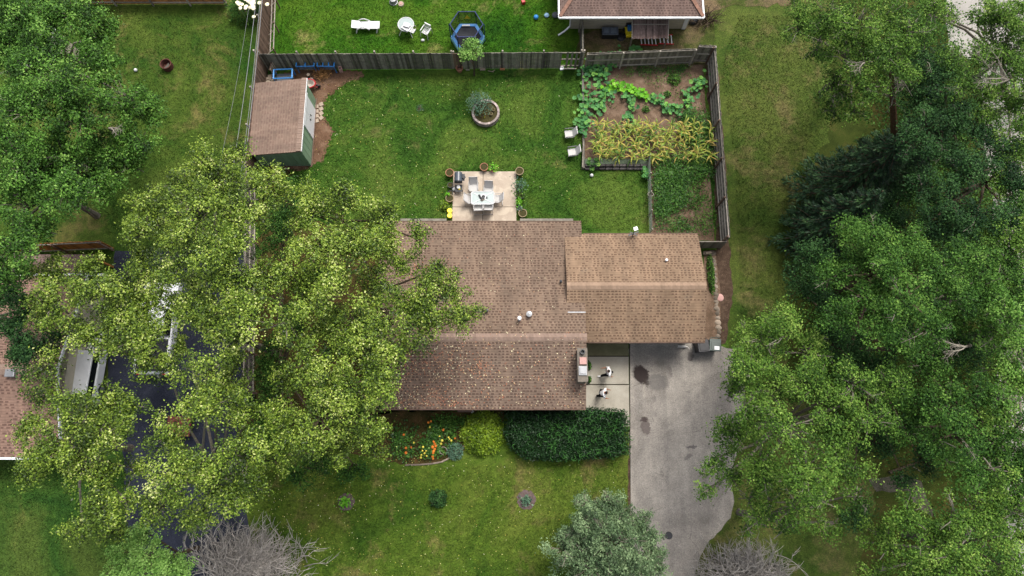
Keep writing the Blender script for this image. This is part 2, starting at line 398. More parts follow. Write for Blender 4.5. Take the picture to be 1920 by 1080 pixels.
L_soft = leafmat("soft_green_leaves", [S(70, 110, 42, 1.0), S(102, 146, 60, 1.0), S(134, 174, 84, 1.05), S(158, 194, 106, 1.05)], .6, .25)
L_hedge = leafmat("hedge_needles", [S(18, 40, 18, .9), S(28, 60, 26, .9), S(44, 86, 36, .9), S(76, 118, 54, .9)], .5, .1)
L_lime = leafmat("lime_shrub_leaves", [S(70, 96, 20, .9), S(98, 128, 26, .95), S(128, 156, 36, .95), S(156, 178, 56, .95)], .5, .25)
L_squash = leafmat("squash_leaves", [S(54, 104, 62, .9), S(70, 128, 70, .95), S(92, 150, 76, .95), S(126, 178, 76, .95)], .55, .25)
L_squashlt = leafmat("bright_squash_leaves", [S(80, 142, 34, .95), S(104, 174, 38, .95), S(124, 194, 46, .95), S(150, 206, 70, .95)], .5, .3)
L_corn = leafmat("corn_blades", [S(60, 100, 34, .95), S(100, 136, 46, .95), S(150, 164, 64, .95), S(190, 166, 84, .95), S(206, 180, 122, .95)], .55, .25)
L_veg = leafmat("vegetable_leaves", [S(34, 66, 26, .9), S(52, 94, 34, .9), S(76, 122, 44, .95), S(118, 156, 66, .95)], .5, .25)
L_bluegr = leafmat("grey_green_leaves", [S(62, 92, 74, .95), S(86, 120, 96, .95), S(112, 144, 112, .95)], .55, .2)
L_fall = leafmat("fallen_leaf_tones", [S(164, 98, 74), S(190, 134, 104), S(220, 196, 150), S(236, 232, 196, .95)], .8, .1)
L_fally = leafmat("yellow_fallen_leaves", [S(170, 150, 60), S(206, 196, 96), S(226, 222, 150, .95), S(236, 232, 206, .95)], .8, .1)
L_yel = leafmat("yellowed_leaves", [S(190, 160, 40), S(226, 190, 60), S(220, 140, 50)], .6, .2)
P_orange = plain("orange_petals", S(224, 128, 48, .8), .6, .2, amt=.1, vk=.3)
P_yellow = plain("yellow_petals", S(224, 208, 84, .8), .6, .2, amt=.1, vk=.3)
P_white = plain("cream_petals", S(236, 230, 196, .95), .6, .2, amt=.08, vk=.3)

# ------------------------------------------------------------------ ground
def rect(x0, y0, x1, y1): return [(x0, y0), (x1, y0), (x1, y1), (x0, y1)]
sheet("ground", rect(-400, -400, 400, 400), -.012, G_side)
FX = 12.48                                              # east fence line
fwx = at(488, 260).x                                    # west fence line at the base
ny = at(800, 131).y                                     # north fence line
sheet("back_lawn", rect(fwx, 2, FX, ny), -.004, G_yard)
sheet("neighbour_lawn", rect(-15.5, ny, 4.3, 60), -.004, G_ngb)
sheet("front_lawn", [at(470, 720), at(1180, 770), at(1180, 1400), at(440, 1400)], -.004, G_front)
sheet("west_lawn", [at(-400, 840), at(250, 840), at(250, 1500), at(-400, 1500)], -.004, G_west)
sheet("north_west_lawn", [at(-300, -200), at(484, -200), at(470, 480), at(-300, 480)], -.004, grass_mat("nw_lawn", S(40, 80, 22), S(66, 92, 30), S(86, 106, 42), S(116, 112, 66), .60))
sheet("weedy_strip", [at(1085, 60), at(1340, 40), at(1330, 128), at(1085, 128)], .001, G_weed, .2)
sheet("woodland_floor", [at(1560, -200), at(1560, 240), at(1480, 420), at(1480, 700), at(1640, 840), at(1640, 960), at(1560, 1300), at(2300, 1300), at(2300, -200)], 0, M_forest, .28, .3)
sheet("house_side_ground", [at(490, 300), at(540, 300), at(560, 420), at(760, 420), at(760, 760), at(620, 800), at(470, 800)], .0, M_litter, .3)
sheet("road", [at(1768, -300), at(1835, 60), at(1850, 300), at(1880, 560), at(1860, 760), at(1890, 1000), at(1920, 1400), at(2500, 1400), at(2500, -300)], .02, M_road, .12, .8)
sheet("road_spur", [at(1770, -60), at(1850, -60), at(1850, 130), at(1778, 90)], .016, M_road, .1)
M_path = soil_mat("grey_path_soil", S(70, 70, 58), S(92, 90, 78), S(112, 108, 98))
sheet("dirt_path", [at(1630, 900), at(1690, 888), at(1730, 905), at(1752, 970), at(1728, 960), at(1700, 918), at(1640, 925)], .008, M_path, .1)
# dirt patches
sheet("dirt_patch_shed", [at(500, 150), at(560, 128), at(680, 132), at(682, 145), at(640, 160), at(610, 185), at(604, 215), at(628, 245), at(604, 300), at(570, 320), at(500, 320)], .004, M_dirt, .13, .12)
sheet("mulch_strip", [at(1322, 128), at(1346, 128), at(1360, 300), at(1368, 460), at(1374, 560), at(1360, 645), at(1322, 645), at(1322, 470), at(1344, 468), at(1338, 300)], .004, M_mulch, .08, .3)
sheet("garden_soil", [at(1092, 122), at(1318, 122), at(1340, 452), at(1220, 442), at(1216, 308), at(1096, 300)], .010, M_soil, .04)
sheet("flower_bed", [at(600, 800), at(740, 772), at(945, 772), at(945, 800), at(880, 828), at(868, 850), at(820, 868), at(760, 872), at(660, 850)], .006, M_litter, .06, .3)
sheet("top_verge", [at(1320, -60), at(1500, -60), at(1480, 8), at(1380, 12), at(1320, 30)], .004, G_weed, .2)
sheet("side_bed", [at(1320, 470), at(1342, 480), at(1352, 560), at(1346, 640), at(1320, 643)], .018, M_soil, .03)
# driveway, walkway, patio
sheet("driveway", [at(1179, 600), at(1321, 600), at(1321, 647), at(1352, 650), at(1385, 656), at(1400, 760), at(1370, 900), at(1376, 940), at(1370, 970), at(1352, 992), at(1330, 1014), at(1314, 1040), at(1304, 1070), at(1296, 1110), at(1290, 1200), at(1290, 1500), at(1190, 1500), at(1181, 940)], .008, M_drive, .05, .25)
sheet("driveway_joint", [at(1179.3, 645), at(1181.2, 645), at(1182.5, 940), at(1180.4, 940)], .013, M_joint)
sheet("driveway_kerb_strip", [at(1177.5, 860), at(1180.5, 860), at(1184, 1100), at(1178, 1100)], .02, M_mulch, .03, .3)
sheet("walkway_bed", [at(1097, 637), at(1178, 637), at(1179.3, 798), at(1097, 798)], .012, M_joint)
sheet("patio_bed", rect(-3.56, 12, .23, 16.66), .012, M_joint)
for nm, pts, mt in (("walkway_step", [(1096, 636), (1178, 636), (1178, 667), (1096, 667)], M_walkmoss), ("walkway", [(1096, 669), (1178.5, 669), (1179, 720), (1096, 720)], M_walk),
                    ("walkway", [(1096, 722), (1179, 722), (1180, 800), (1096, 800)], M_walk)):
    o = MB().prism([at(*p) for p in pts], -.05, .03).build(nm, mt, fixn=True); o['kind'] = 'structure'
px0, px1, py0, py1 = -3.59, .26, 11.9, 16.69
for (a, b, c, d) in ((px0, 12, -1.78, 14.38), (-1.75, 12, px1, 14.38), (px0, 14.41, -1.78, py1), (-1.75, 14.41, px1, py1)):
    o = MB().prism(rect(a, b, c, d), -.05, .04).build("patio_slab", M_patio, fixn=True); o['kind'] = 'structure'
# west side: dark drive, strip
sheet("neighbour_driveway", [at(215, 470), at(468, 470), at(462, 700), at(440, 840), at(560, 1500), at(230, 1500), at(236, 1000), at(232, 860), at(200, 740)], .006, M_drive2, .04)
sheet("tan_side_path", [at(160, 640), at(190, 640), at(192, 760), at(165, 760)], .01, M_walk)

# ------------------------------------------------------------------ roofs & buildings
def slope(parent, name, o0, ex, ey, mat, course=.15, th=.09):
    """stepped shingle slope. o0 eave corner, ex eave vector, ey vector up the slope."""
    o0 = Vector(o0); ex = Vector(ex); ey = Vector(ey); W = ex.length; L = ey.length
    X = ex.normalized(); Y = ey.normalized(); Z = X.cross(Y).normalized()
    M = Matrix((X, Y, Z)).transposed().to_4x4(); M.translation = o0
    mb = MB(); n = max(1, round(L/course)); e = L/n; pr = []
    for i in range(n): pr += [(i*e, .018 if i else .018), ((i+1)*e, 0.0)]
    vs = []; m = len(pr)
    for x in (0, W): vs += [(x, y, z) for y, z in pr]
    fs = [(i, m+i, m+i+1, i+1) for i in range(m-1)]
    b = len(vs); vs += [(0, 0, -th), (W, 0, -th), (W, L, -th), (0, L, -th)]
    fs += [(b+3, b+2, b+1, b), (0, b, b+1, m), (m-1, 2*m-1, b+2, b+3)]
    fs += [tuple([b+3, b]+list(range(m))), tuple([b+1, b+2]+list(range(2*m-1, m-1, -1)))]
    mb.add(vs, fs)
    ob = mb.build(name, mat, parent); ob.matrix_local = M; return ob
def ridge_cap(parent, a, b, mat, w_=.26, rise=.05, s1=.3, s2=.3):
    """s1,s2: drop per metre on each side"""
    a = Vector(a); b = Vector(b); d = (b-a).normalized(); n = Vector((-d.y, d.x, 0)); mb = MB(); L = (b-a).length
    k = int(L/.2); up = Vector((0, 0, 1))
    for i in range(k):
        p = a+d*(i*.2); q = a+d*((i+1)*.2+.03); h = rise+.012*(i % 2)
        vs = [p+n*w_-up*(w_*s1-.02), p+up*h, p-n*w_-up*(w_*s2-.02), q+n*w_-up*(w_*s1-.03), q+up*(h-.012), q-n*w_-up*(w_*s2-.03)]
        mb.add(vs, [(0, 3, 4, 1), (1, 4, 5, 2), (0, 1, 2), (3, 5, 4)], random.uniform(.3, .7))
    return mb.build("ridge_cap", mat, parent)
def window(parent, c, w_, h_, nrm='y', fr=M_white):
    s = (w_, .08, h_) if nrm == 'y' else (.08, w_, h_)
    g = (w_-.14, .10, h_-.14) if nrm == 'y' else (.10, w_-.14, h_-.14)
    wo = MB().box(c, s).build("window", fr, parent); MB().box(c, g).build("pane", M_glass, wo)
M_cap = plain("ridge_cap_shingle", S(148, 127, 114), .9, .15, amt=.12, vk=.25)
M_capg = plain("tan_ridge_cap", S(160, 136, 116), .9, .15, amt=.1, vk=.25)

house = thing("house", "brown-shingled single-storey house with attached garage in the middle of the lot", "house", (0, 0, 0))
hx0, hx1 = -7.3, 3.9; ye0, ze0, yr, zr, yn, zn = 2.2, 2.55, 5.85, 3.62, 12.62, 2.45
slope(house, "roof_slope", (hx0, ye0, ze0), (hx1-hx0, 0, 0), (0, yr-ye0, zr-ze0), SH_south)
slope(house, "roof_slope", (hx1, yn, zn), (hx0-hx1, 0, 0), (0, yr-yn, zr-zn), SH_main)
ridge_cap(house, (hx0, yr, zr), (hx1, yr, zr), M_cap, .2, .04, .17, .29)
gx0, gx1 = 2.93, 10.4; gs, gz, gr, gzr, gn = 5.76, 2.55, 8.62, 3.62, 11.86
slope(house, "garage_roof_slope", (gx0, gs, gz), (gx1-gx0, 0, 0), (0, gr-gs, gzr-gz), SH_gar)
slope(house, "garage_roof_slope", (gx1, gn, gz), (gx0-gx1, 0, 0), (0, gr-gn, gzr-gz), SH_gar)
ridge_cap(house, (gx0, gr, gzr), (gx1, gr, gzr), M_capg, .2, .04, .33, .37)
# rake boards and wall under the roof
mb = MB(); mb.box(((hx0+hx1)/2, 7.1, 1.2), (hx1-hx0-.5, 8.9, 2.4)); mb.build("wall", M_brickw, house)
mb = MB(); mb.box(((4.0+gx1-.35)/2, 8.8, 1.2), (gx1-.35-4.0, 5.2, 2.4)); mb.build("garage_wall", M_siding, house)
for y0, z0, y1, z1, x in ((ye0, ze0, yr, zr, hx1-.02), (yn, zn, yr, zr, hx1-.02), (gs, gz, gr, gzr, gx1-.02), (gn, gz, gr, gzr, gx1-.02)):
    MB().bar((x, y0, z0-.16), (x, y1, z1-.16), .05, .16).build("rake_board", M_wood_brown, house)
# gable infill
x = hx1-.3
MB().add([(x, 2.65, 2.39), (x, 11.55, 2.39), (x, 11.55, 2.5), (x, yr, zr-.12), (x, 2.65, 2.55)], [(0, 1, 2, 3, 4)]).build("gable_wall", M_siding, house)
x = gx1-.36; MB().add([(x, 6.2, 2.39), (x, 11.4, 2.39), (x, gr, gzr-.12)], [(0, 1, 2)]).build("gable_wall", M_siding, house)
for a_, b_ in (((hx0, ye0-.03, ze0-.06), (hx1, ye0-.03, ze0-.06)), ((gx0+1, gs-.03, gz-.06), (gx1, gs-.03, gz-.06)), ((hx0, yn+.03, zn-.06), (hx1, yn+.03, zn-.06)), ((hx1+.1, gn+.03, gz-.06), (gx1, gn+.03, gz-.06))):
    MB().bar(a_, b_, .05, .12).build("fascia_board", M_wood_brown, house)
for cx, w_ in ((3.2, .9), (1.7, 1.5), (-1.8, 1.8), (-5, 1.4)): window(house, (cx, 2.63, 1.5), w_, 1.1)
window(house, (-1.2, 11.57, 1.2), 1.8, 2.0); window(house, (2.2, 11.57, 1.5), 1.0, 1.0)
d = MB().box((7.4, 6.17, 1.1), (4.8, .06, 2.15)).build("garage_door", M_white, house)
mb = MB(); [mb.box((7.4, 6.13, .25+.54*i), (4.6, .03, .44)) for i in range(4)]; mb.build("door_panel", M_white, d)
d = MB().box((4.0, 4.6, 1.05), (.06, .95, 2.1)).build("front_door", M_wood_brown, house)
mb = MB(); mb.box((3.44, 7.22, 3.35), (.95, .05, .16), var=.8); mb.build("flashing", M_grey_met, house)
for cx_, w_ in ((px0-1.4, 2.6), (1.95, 3.0)): MB().box((cx_, yn+.11, zn-.03), (w_, .14, .1)).build("gutter", M_wood_old, house)
# north roof vents etc (parts of the roof)
def mainz(y): return zr-(y-yr)*(zr-zn)/(yn-yr) if y > yr else zr-(yr-y)*(zr-ze0)/(yr-ye0)
def garz(y): return gzr-(y-gr)*(gzr-gz)/(gn-gr) if y > gr else gzr-(gr-y)*(gzr-gz)/(gr-gs)
for (px, py, r_, h_, mt) in ((974, 598, .085, .45, M_white), (992, 590, .13, .28, M_grey_met), (1052, 526, .06, .2, M_dark_met), (913, 583, .07, .22, M_dark_met), (1251, 486, .06, .14, M_white)):
    z = 3.3; p = at(px, py, z+h_*.8); zz = garz(p.y) if px > 1060 else mainz(p.y)
    v = MB().lathe([(r_, -.05), (r_, h_), (r_*1.25, h_), (r_*1.2, h_+.06), (0, h_+.08)], (p.x, p.y, zz), 12).build("roof_vent", mt, house, smooth=False)
# chimney
ca = at(1083.5, 716, 4.1); cb = at(1100.5, 653, 4.1); cw = cb.x-ca.x; cl = cb.y-ca.y; cc = (ca+cb)/2
ch = MB().box((cc.x, cc.y, 2.05), (cw-.06, cl-.06, 4.1)).build("chimney", M_concs, house)
MB().box((cc.x, cc.y, 4.14), (cw+.02, cl+.02, .1)).build("chimney_crown", M_concs, ch, bevel=.01)
MB().lathe([(.13, 0), (.13, .2), (.09, .2), (.085, .02), (0, .02)], (cc.x, cc.y+cl*.37, 4.19), 16).build("flue_pipe", M_dark_met, ch)
MB().box((cc.x+.02, cc.y+cl*.11, 4.26), (.36, .36, .1)).build("chimney_slab", M_pink, ch, bevel=.01)
m2 = MB(); m2.box((cc.x, cc.y-cl*.18, 4.24), (.42, .46, .08)); m2.box((cc.x, cc.y-cl*.18, 4.31), (.30, .32, .06)); m2.build("chimney_cap", M_grey_met, ch)

# antenna on garage north eave
ant = thing("roof_antenna", "small pale mast antenna with crossed arms on the garage's north eave", "antenna", at(1187, 440, 2.75))
mb = MB(); mb.tube([(0, 0, -.15), (-.02, .02, .9)], .03, 8); mb.build("mast", M_grey_met, ant)
mb = MB(); mb.bar((-.28, -.08, .12), (.3, .14, .12), .07, .04); mb.bar((-.2, .1, .16), (.2, -.1, .16), .05, .03); mb.build("crossarm", M_dark_met, ant)
mb = MB(); mb.box((-.02, .03, .95), (.22, .2, .06), rz=.3); mb.box((-.02, .03, .99), (.08, .08, .05), rz=.3); mb.build("head", M_white, ant)

# ---------------- shed
shed = thing("garden_shed", "green-sided garden shed with brown shingle roof and white double door by the wooden fence", "shed", at(583, 311))
sy1 = (at(591, 187)-at(583, 311)).y; sx = -3.0
hh = 2.25
MB().add([(sx, 0, 0), (0, 0, 0), (0, sy1, 0), (sx, sy1, 0), (sx, 0, 1.75), (0, 0, hh), (0, sy1, hh), (sx, sy1, 1.75)],
         [(0, 1, 5, 4), (1, 2, 6, 5), (2, 3, 7, 6), (3, 0, 4, 7)]).build("wall", M_green_sd, shed)
mb = MB()
for i in range(11): mb.box((.008, sy1*(i+.5)/11, hh/2-.03), (.016, sy1/11-.03, hh-.1), var=.4+.2*(i % 2))
for i in range(9): mb.box((sx*(i+.5)/9, -.008, .87), (abs(sx)/9-.03, .016, 1.7), var=.3+.2*(i % 2))
mb.build("siding_board", M_green_sd, shed)
ov = .12; dz = (hh-1.75)/3.0
slope(shed, "roof", (sx-.22, sy1+ov, 1.75-.2*dz+.06), (0, -(sy1+2*ov), 0), (3.0+.22+.1, 0, (3.32)*dz), SH_shed, .17)
mb = MB()
for i in range(30): mb.box((-.03, -ov+(sy1+2*ov)*(i+.5)/30, hh+.13+.006*(i % 2)), (.3, (sy1+2*ov)/30-.012, .03), var=random.uniform(.3, .7))
mb.build("ridge_cap", M_cap, shed)
MB().box((.12, sy1/2, hh+.08), (.05, sy1+2*ov, .12)).build("fascia_board", M_white, shed)
for i in range(2):
    dd = MB().box((.035, sy1*.50+1.0*i, 1.0), (.05, .98, 1.95)).build("door", M_white, shed)
    MB().box((.08, sy1*.50+1.0*i+(.35 if i == 0 else -.35), 1.0), (.05, .04, .2)).build("handle", M_dark_met, dd)
MB().box((.08, sy1*.5+.5, 2.03), (.07, 2.1, .09)).build("door_track", M_white, shed)
MB().box((.07, sy1/2, .05), (.06, sy1+.15, .1)).build("base_board", M_wood_brown, shed)
for i, (px, py) in enumerate(((593, 200), (593, 209), (593, 218), (593, 227), (601.5, 196), (601.5, 204.5), (601.5, 213), (601.5, 221.5))):
    p = at(px+1, py)
    o = MB().box((0, 0, .03), (.26, .24, .07), rz=.1*i).build("paver_block", M_paver, bevel=.01); o.location = p
    tag(o, "loose tan concrete paver laid in front of the shed door", "paver", "pavers before the shed door")

# ---------------- neighbour house (north)
nh = thing("neighbour_house", "neighbour's beige-sided house with brown hip roof and white gutter at the top edge", "house", (0, 0, 0))
za = 2.6; A = at(1050, 31, za); B = at(1318, 27, za); ry = A.y+5.2; rz_ = za+1.8
mb = MB()
sw_, se_ = Vector((A.x, A.y, za)), Vector((B.x, A.y, za)); nw_, ne_ = Vector((A.x, A.y+10.4, za)), Vector((B.x, A.y+10.4, za))
r1 = Vector((A.x+5.0, ry, rz_)); r2 = Vector((B.x-5.0, ry, rz_)) if B.x-A.x > 10.4 else Vector((A.x+5.0, ry, rz_))
wdt = B.x-A.x
def tri_roof(parent, name, a, b, c, d, mat):
    """planar roof facet with its own frame so that the shingle courses run along the eave"""
    X = (b-a).normalized(); nn = (b-a).cross(c-a).normalized(); Y = nn.cross(X)
    M = Matrix((X, Y, nn)).transposed().to_4x4(); M.translation = a; Mi = M.inverted()
    pts = [Mi @ q for q in ([a, b, c] if d is None else [a, b, c, d])]
    m_ = MB(); m_.add(pts, [tuple(range(len(pts)))]); o = m_.build(name, mat, parent); o.matrix_local = M; return o
if wdt < 10.4: r1 = Vector((A.x+wdt*.42, ry, rz_)); r2 = Vector((B.x-wdt*.42, ry, rz_))
tri_roof(nh, "roof_slope", sw_, se_, r2, r1, SH_ngb); tri_roof(nh, "roof_slope", se_, ne_, r2, None, SH_ngb)
tri_roof(nh, "roof_slope", ne_, nw_, r1, r2, SH_ngb); tri_roof(nh, "roof_slope", nw_, sw_, r1, None, SH_ngb)
M_hip = plain("hip_cap", S(150, 116, 100), .9, .1, amt=.15, vk=.3)
for a, b in ((sw_, r1), (se_, r2)):
    for i in range(24):
        mb = mb if i else MB()
        p = a.lerp(b, (i+.5)/24); q = (b-a).to_track_quat('X', 'Z').to_matrix(); mb.box(p+Vector((0, 0, .04)), ((b-a).length/24-.01, .22, .03), M=q, var=random.uniform(.4, .8))
    mb.build("hip_cap", M_hip, nh)
mb = MB()
mb.bar(sw_+Vector((-.06, -.06, -.05)), se_+Vector((.06, -.06, -.05)), .1, .1); mb.bar(sw_+Vector((-.06, -.06, -.05)), nw_+Vector((-.06, 0, -.05)), .1, .1); mb.bar(se_+Vector((.06, -.06, -.05)), ne_+Vector((.06, 0, -.05)), .1, .1)
mb.build("gutter", M_white, nh)
for i in range(11): MB().box((A.x+.4+i*(wdt-.8)/10, A.y-.09, za+.01), (.05, .12, .04)).build("gutter_strap", M_white, nh)
ws = A.y+.95
wl = at(1068, 52).x; wr = at(1286, 46).x
mb = MB(); mb.box(((wl+wr)/2, ws+4.6, 1.26), (wr-wl, 9.2, 2.5))
mb.build("wall", M_siding, nh)
mb = MB()
for i in range(9): mb.box(((wl+wr)/2, ws-.012, .15+i*.28), (wr-wl, .02, .265), var=.45+.1*(i % 2))
mb.build("siding_board", M_siding, nh)
MB().box((at(1280, 46).x, ws-.05, 1.25), (.24, .08, 2.4)).build("corner_board", M_white, nh)
MB().tube([(wl-.02, ws-.08, 2.4), (wl-.02, ws-.08, .35), (wl-.35, ws-.3, .15), (wl-.75, ws-.55, .08)], .055, 8).build("downspout", M_white, nh)

lt = thing("lean_to", "grey plank lean-to roof against the neighbour's beige wall", "lean-to", at(1222, 62))
c0 = at(1186, 72, 1.3); c1 = at(1252, 71, 1.3); zc = 1.75
mb = MB(); n_ = 22; top = ws+.02; base_ = c0.y
for i in range(n_):
    x = c0.x+(c1.x-c0.x)*(i+.5)/n_; mb.bar((x, base_+random.uniform(-.05, .03), 1.3), (x+.0, top-.08, zc), (c1.x-c0.x)/n_*.85, .025, var=random.uniform(.1, .9))
o = mb.build("roof_board", plain("leanto_board", S(126, 108, 102), .9, .1, amt=.3, vk=.5)); o.parent = lt; o.matrix_parent_inverse = Matrix.Translation(-lt.location)
mb = MB(); mb.bar((c0.x, (base_+top)/2, 1.57), (c1.x, (base_+top)/2, 1.57), .05, .03); mb.bar((c0.x-.03, base_, 1.29), (c0.x-.03, top-.08, 1.74), .05, .06)
mb.bar((c1.x+.03, base_, 1.29), (c1.x+.03, top-.08, 1.74), .05, .06)
o = mb.build("batten", M_rail, lt); o.matrix_parent_inverse = Matrix.Translation(-lt.location)
for x in (c0.x, c1.x):
    o = MB().bar((x, base_+.1, 0), (x, base_+.1, 1.27), .08).build("post", M_wood_old, lt); o.matrix_parent_inverse = Matrix.Translation(-lt.location)

def local_thing(name, label, cat, p, rz=0, group=None): return thing(name, label, cat, p, rz, group)

# deck box, ride-on toy, ladders
t = thing("deck_box", "dark grey plastic deck box with two lid panels beside the beige wall", "storage box", at(1142, 67))
MB().box((0, 0, .24), (.98, .5, .48)).build("body", M_dark_met, t, bevel=.03)
ld = MB().box((0, 0, .51), (1.04, .56, .08)).build("lid", plain("slate_plastic", S(92, 100, 112), .5, .4), t, bevel=.02)
mb = MB(); mb.box((-.25, 0, .562), (.3, .36, .02)); mb.box((.22, 0, .562), (.34, .36, .02)); mb.build("lid_panel", plain("slate_panel", S(112, 122, 134), .5, .4), ld)
t = thing("ride_on_toy", "yellow and blue ride-on toy car beside the grey lean-to", "toy car", at(1178, 63), .1)
MB().box((0, 0, .2), (.46, .72, .25)).build("body", M_yellow, t, bevel=.06)
MB().box((.05, .08, .48), (.34, .34, .3)).build("seat", M_blue, t, bevel=.06)
MB().box((0, .32, .45), (.4, .08, .5)).build("backrest", M_blackp, t, bevel=.03)
for a in (-1, 1):
    for b in (-1, 1): MB().tube([(a*.22, b*.25, .12), (a*.3, b*.25, .12)], .12, 12).build("wheel", M_blackp, t)
t = thing("storage_bag", "crumpled black tarpaulin heap on the ground beside the deck box", "tarpaulin", at(1164, 69))
mb = MB(); mb.lathe([(.0, .12), (.15, .11), (.26, .06), (.32, 0)], n=11); mb.build("cover", M_blackp, t)
mb = MB(); mb.lathe([(.0, .08), (.1, .06), (.16, 0)], (.3, .12, 0), 9); mb.build("fold", M_blackp, t)
def ladder(px0_, py0_, px1_, py1_, lab, w0=.28, w1=.5, nr=5, g="ladders by the lean-to"):
    a = at(px0_, py0_, .1); b = at(px1_, py1_, .1); d = (b-a); L = d.length
    t = thing("ladder", lab, "ladder", a, math.atan2(d.y, d.x), g)
    for s in (-1, 1): MB().bar((0, s*w0, .06), (L, s*w1, .06), .06, .05).build("side_rail", M_red, t)
    for i in range(nr):
        f = (i+.5)/nr; ww = w0+(w1-w0)*f
        MB().bar((L*f, -ww, .06), (L*f, ww, .06), .06, .04).build("rung", M_white, t)
ladder(1199, 79, 1232, 77, "red and white ladder lying flat below the lean-to, the left of the two", .22, .34)
ladder(1234, 76, 1262, 75, "short red and white ladder lying open, the right of the two by the lean-to", .26, .34, 4)

# ---------------- west neighbour house
wh = thing("west_house", "western neighbour's brown-shingled house with white gutters, mostly under the trees", "house", (0, 0, 0))
e1 = at(60, 857, 2.55); e2 = at(60, 517, 2.55); rdg = (at(30, 692, 3.9)).y
xe = at(120, 800, 2.6).x; xw = xe-12; rr = 3.9
slope(wh, "roof_slope", (xw, e1.y, 2.55), (xe-xw, 0, 0), (0, rdg-e1.y, rr-2.55), SH_west)
slope(wh, "roof_slope", (xe, e2.y, 2.55), (xw-xe, 0, 0), (0, rdg-e2.y, rr-2.55), SH_west)
ridge_cap(wh, (xw, rdg, rr), (xe, rdg, rr), M_cap, .28, .04, .3, .3)
MB().box(((xw+xe)/2, e1.y-.06, 2.5), (xe-xw, .13, .12)).build("gutter", M_white, wh); MB().box(((xw+xe)/2+.5, e2.y+.06, 2.5), (xe-xw+1, .13, .12)).build("gutter", M_white, wh)
mb = MB(); mb.box(((xw+xe)/2, (e1.y+e2.y)/2, 1.2), (xe-xw-.9, e2.y-e1.y-.9, 2.4)); mb.build("wall", M_siding, wh)
for y0 in (e1.y, e2.y): MB().bar((xe+.02, y0, 2.5), (xe+.02, rdg, rr-.06), .06, .18).build("rake_board", M_white, wh)
pv = at(22, 700, 3.9); MB().box((pv.x, pv.y, 3.98), (.5, .4, .2)).build("roof_vent", M_grey_met, wh, bevel=.03)
# rear porch roof (brown) north of gutter
slope(wh, "porch_roof", (xe, e2.y+1.35, 2.1), (-4.5, 0, 0), (0, -1.15, .3), SH_ngb)
for i in range(4): MB().bar((xe-.2-i*1.4, e2.y+1.2, 0), (xe-.2-i*1.4, e2.y+1.2, 2.0), .1).build("porch_post", M_cedar, wh)

# ------------------------------------------------------------------ fences
def fence(name, label, p0, p1, h, rail_side, bm_, rm, pm, rails=3, post_step=2.4, board=.14, post_side=None, hv=.03, missing=None, group=None, gap=.01):
    p0 = Vector(p0); p1 = Vector(p1); d = p1-p0; L = d.length
    t = thing(name, label, "fence", p0, math.atan2(d.y, d.x), group)
    mb = MB(); n = int(L/board)
    for i in range(n):
        if missing and missing(i/n): continue
        x = (i+.5)*L/n; hh_ = h+random.uniform(-hv, hv); tw = random.uniform(-.02, .02)
        mb.box((x, tw*.5, hh_/2+.03), (L/n-gap, .02, hh_), rz=tw, var=random.random())
    mb.build("board_panel", bm_, t)
    for r_ in range(rails):
        z = .25+(h-.35)*r_/(rails-1)
        mb = MB(); k = max(1, round(L/post_step))
        for j in range(k): mb.bar((j*L/k+.01, rail_side*.045, z+random.uniform(-.015, .015)), ((j+1)*L/k-.01, rail_side*.045, z+random.uniform(-.015, .015)), .05, .09, var=random.random())
        mb.build("rail", rm, t)
    k = max(1, round(L/post_step)); ps = rail_side if post_side is None else post_side
    for j in range(k+1):
        MB().box((min(max(j*L/k, .05), L-.05), ps*.12, (h+.08)/2), (.09, .09, h+.08), var=random.random()).build("post", pm, t)
    return t
# north fence (boards face south, posts behind), with a brown stretch; then the garden stretch (rails face south)
xa, xb, xc, xd = fwx+.05, at(852, 131).x, at(868, 131).x, at(1092, 131).x
fence("wooden_fence", "dark weathered board fence along the north side, behind the blue frames", (xa, ny, 0), (xb, ny+.05, 0), 1.75, 1, M_wood_dark, M_wood_old, M_rail, post_side=1.2)
fence("wooden_fence", "narrow brown board section in the dark north fence behind the terracotta pot", (xb+.02, ny+.06, 0), (xc, ny+.06, 0), 1.72, 1, M_wood_brown, M_wood_old, M_rail, post_step=1)
fence("wooden_fence", "dark grey board fence stretch with broken pickets between small tree and garden", (xc+.02, ny+.05, 0), (xd, ny+.1, 0), 1.78, 1, M_wood_dark, M_wood_old, M_rail, missing=lambda f: f > .80 and int(f*60) % 2 == 0)
gy = at(1310, 124).y
fence("wooden_fence", "grey fence with horizontal rails at the back of the vegetable garden", (xd+.1, ny+.1, 0), (FX-1.15, gy+.15, 0), 1.7, -1, M_wood_old, M_rail, M_rail, rails=3, post_side=-.9)
fence("wooden_fence", "short pale framed fence panel at the garden's north-east corner", (FX-1.05, gy+.3, 0), (FX+.03, gy+.25, 0), 1.85, -1, M_wood_old, M_rail, M_rail, rails=3, post_step=1.1)
fence("wooden_fence", "long grey rail fence along the garden's east side by the mulch strip", (FX, gy+.2, 0), (FX-.02, at(1350, 462, 0).y, 0), 1.75, -1, M_wood_dark, M_rail, M_wood_brown, rails=4, post_side=-1.1)
ye_ = at(1345, 470).y+.15
t = fence("garden_gate", "short dark grey solid gate between garage corner and east fence", (10.35, ye_, 0), (FX-.05, ye_, 0), 1.25, 1, M_concs, M_rail, M_wood_old, rails=2, gap=-.002, hv=0); t['category'] = "gate"
